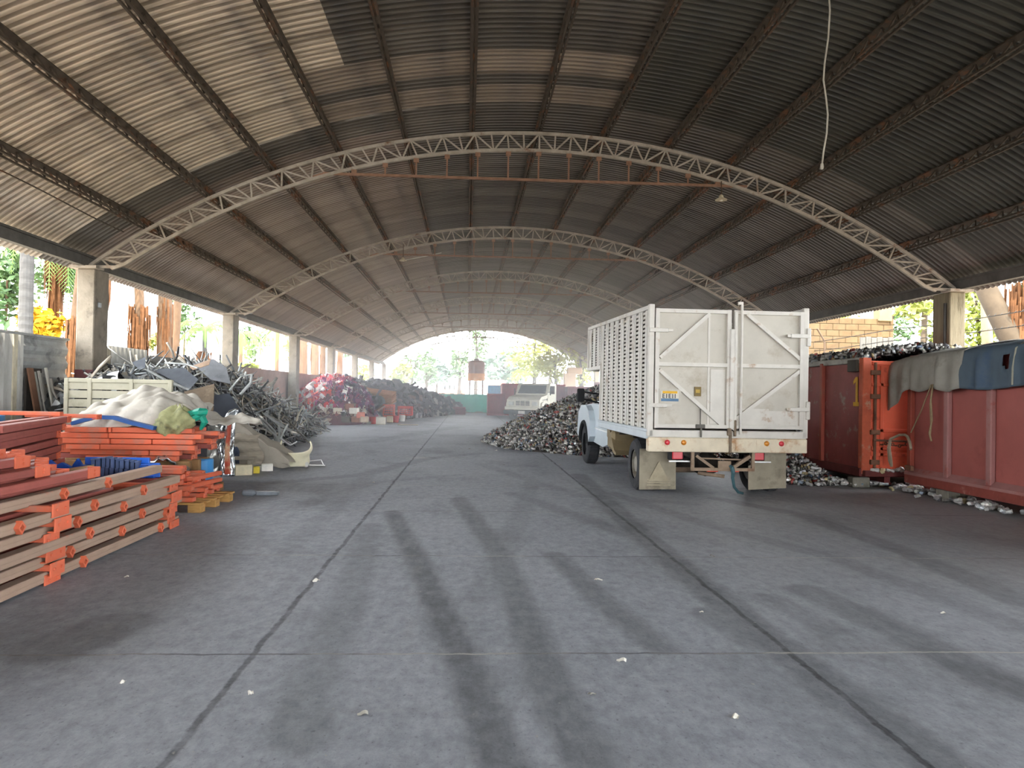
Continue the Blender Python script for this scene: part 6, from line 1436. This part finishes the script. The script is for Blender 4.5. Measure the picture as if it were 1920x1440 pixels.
tree_f(1040, 62, 5.2, (2.3, 2.2, 1.5), m_leafB, 'rounded green bushy tree behind the cream truck', 69, 700, .22)
tree_f(1030, 74, 8.4, (2.0, 2, 1.6), m_leafB, 'higher yellow green tree top under the right haunch of the far arch', 70, 420, .26, cz=6.6)
tree_f(1088, 60, 5.2, (1.7, 1.7, 1.8), m_leafB, 'yellow green tree beside the beige pillar at the far right', 71, 500, .22)
def bld(px0, px1, pyt, Y, m, lab, roofm=None, name='building'):
    a = at_y(px0, pyt, Y); c = at_y(px1, pyt, Y); t = thing(name, lab, 'building', ((a.x+c.x)/2, Y, 0)); w = (c.x-a.x)/2; h = a.z
    MB().box(-w, w, 0, 5, -.05, h).build('wall', m, t)
    if roofm: MB().prism([(-.3, h-.3), (2.5, h+.4), (5.3, h-.3)], -w-.2, w+.2, 'x').build('roof', roofm, t)
    wn = MB()
    for k in range(3): x = -w+2*w*(k+.35)/3; wn.box(x, x+w*.25, -.03, .02, h*.45, h*.75)
    wn.build('window', m_glass, t); return t
m_rr = pm('red_roof', 'c8684c', .8, 0, .15, 1); m_wh = pm('white_wall', 'e4e0d8', .9)
bld(822, 872, 730, 95, m_rr, 'long low red-orange building beyond the green fence')
bld(830, 856, 712, 120, m_wh, 'small white building behind the hazy tree', None)
bld(915, 945, 718, 90, pm('salmon_wall', 'd09a82', .9), 'salmon coloured building right of the water tank', m_rr)
b = MB(); b.bbox(-.55, .55, 0, 1.2, 1.32, 2.02, .03); o = b.build('blue_tank', pm('pale_blue_panel', '7fb8dc', .6), None, (at_y(930, 728, 52).x, 52, 0)); b = MB(); b.box(-.5, .5, .1, 1.1, 0, 1.32); b.build('tank_base', m_fc, o); tag(o, 'pale blue cabinet showing above the low red skip', 'cabinet')
b = MB(); b.bbox(-.45, .45, -.3, .3, 0, 3.05, .03); b.bbox(-.2, .9, -.3, .3, 3.0, 3.5, .05); tag(b.build('masonry_pillar', pm('beige_masonry', 'c3a98c', .95, 0, .2, 1.5), None, (at_y(1068, 720, 56).x, 56, 0)), 'beige masonry pillar right of the cream truck beyond the containers', 'pillar')

# ================================================================== HANGING WIRES, LAMPS, LITTER
b = MB(); ya = 9.2
pts = [at_y(px, py, ya) for px, py in ((1552, -40), (1556, 20), (1553, 70), (1546, 120), (1544, 150), (1549, 185), (1552, 215), (1550, 250), (1544, 285), (1541, 310))]
b.tube(pts, .011, 5); b.lathe([(.018, -.05), (.024, -.03), (.02, .02)], 8, Matrix.Translation(pts[-1]))
tag(b.build('hanging_cable', pm('pale_cable', 'b8b4aa', .7)), 'loose pale cable hanging from the roof at upper right', 'cable')
def lamp(px, py, Y, lab, zt):
    p = at_y(px, py, Y); t = thing('pendant_lamp', lab, 'lamp', (p.x, Y-.1, p.z)); 
    MB().lathe([(.12, -.02), (.11, .0), (.05, .03), (.04, .07), (.02, .09)], 18).build('lamp_shade', pm('cream_shade', 'b9ae94', .6), t)
    MB().lathe([(.03, -.03), (.035, 0), (.02, .02)], 10).build('bulb', pm('frosted_bulb', 'd9d4c4', .3), t)
    MB().tube([(0, 0, .08), (.01, 0, .2), (0, 0, zt)], .012, 5).build('flex', m_purlin, t)
lamp(1349, 376, Y0, 'small pale pendant lamp under the right end of the nearest tie bar', .36)
lamp(756, 489, Y0+BAY, 'small lamp hung left of the tie bar on the second truss', .5)
b = MB(); a, c, e = at_y(758, 488, Y0+BAY), at_y(790, 482, Y0+BAY), at_y(828, 474, Y0+BAY); b.tube([a, c, e], .015, 5); tag(b.build('hanging_cable', MATS['pale_cable']), 'slack pale cable running from the lamp to the second tie bar', 'cable')
b = MB(); b.tube([arc(-AH+.07, RAD+.16)+Vector((0, y, -.03*math.sin(y))) for y in np.linspace(6, 14.6, 20)], .012, 5); tag(b.build('roof_cable', m_purlin), 'dark cable strung along the roof sheets above the left eave', 'cable')
m_lit = palette_mat('litter', ['c9c4b8', 'a8a49a', 'd8d4c8', '8a8780', 'e0dcd2'], .8, 0)
pr = MB().grid(lambda u, v: (.09*(u-.5), .06*(v-.5), .012*math.sin(5*u)+.01*math.sin(6*v)+.012), 4, 4).build('litter_scrap', m_lit); n = 0
for (px, py) in ((470, 928), (700, 862), (880, 842), (560, 868), (930, 845), (945, 872), (592, 1090), (237, 1082), (282, 995), (270, 998), (1336, 1043), (1122, 1088), (1315, 1148), (1768, 1150), (1252, 955), (1050, 872), (700, 905), (620, 812), (1165, 1240), (1110, 1302), (1380, 1345), (680, 1340), (470, 1300), (230, 1280)):
    o = pr if n == 0 else pr.copy()
    if n: COL.objects.link(o)
    n += 1; o.location = at_z(px, py); o.rotation_euler = (0, 0, R_.uniform(0, 6)); s = R_.uniform(.3, .7); o.scale = (s, s, s); tag(o, 'pale scrap of litter lying on the open floor', 'litter', 'litter on the floor')
b = MB(); b.lathe([(.03, -.1), (.045, -.08), (.045, .05), (.02, .09), (.02, .12)], 12, Matrix.Rotation(PI/2, 4, 'Y')); b.bbox(.1, .4, -.05, .05, -.03, .02, .01); o = b.build('crushed_bottle', pm('grey_bottle', '6d7278', .4), None, at_z(468, 930)+Vector((0, 0, .045))); tag(o, 'crushed grey bottle with a black strap on the floor right of the pallet', 'bottle')
# ---- scattering volume added for the veiling glare of the far opening
def haze():
    m = bpy.data.materials.new('glare_haze'); m.use_nodes = True; N = m.node_tree.nodes; N.remove(N['Principled BSDF'])
    v = N.new('ShaderNodeVolumeScatter'); v.inputs['Density'].default_value = .0115; v.inputs['Anisotropy'].default_value = .3; v.inputs['Color'].default_value = (.90, .94, 1, 1)
    m.node_tree.links.new(v.outputs[0], N['Material Output'].inputs['Volume'])
    b = MB(); poly = [(XL+.25, .1), (XR-.25, .1), (XR-.25, ZE-.2)]+[(arc(a, RAD-.5).x, arc(a, RAD-.5).z) for a in np.linspace(AH*.93, -AH*.93, 20)]+[(XL+.25, ZE-.2)]
    b.prism(poly[::-1], 18.0, 66, 'y'); o = b.build('haze', m); tag(o, 'thin added haze for the glare under the vault towards the bright far end', 'haze', kind='stuff')
haze()
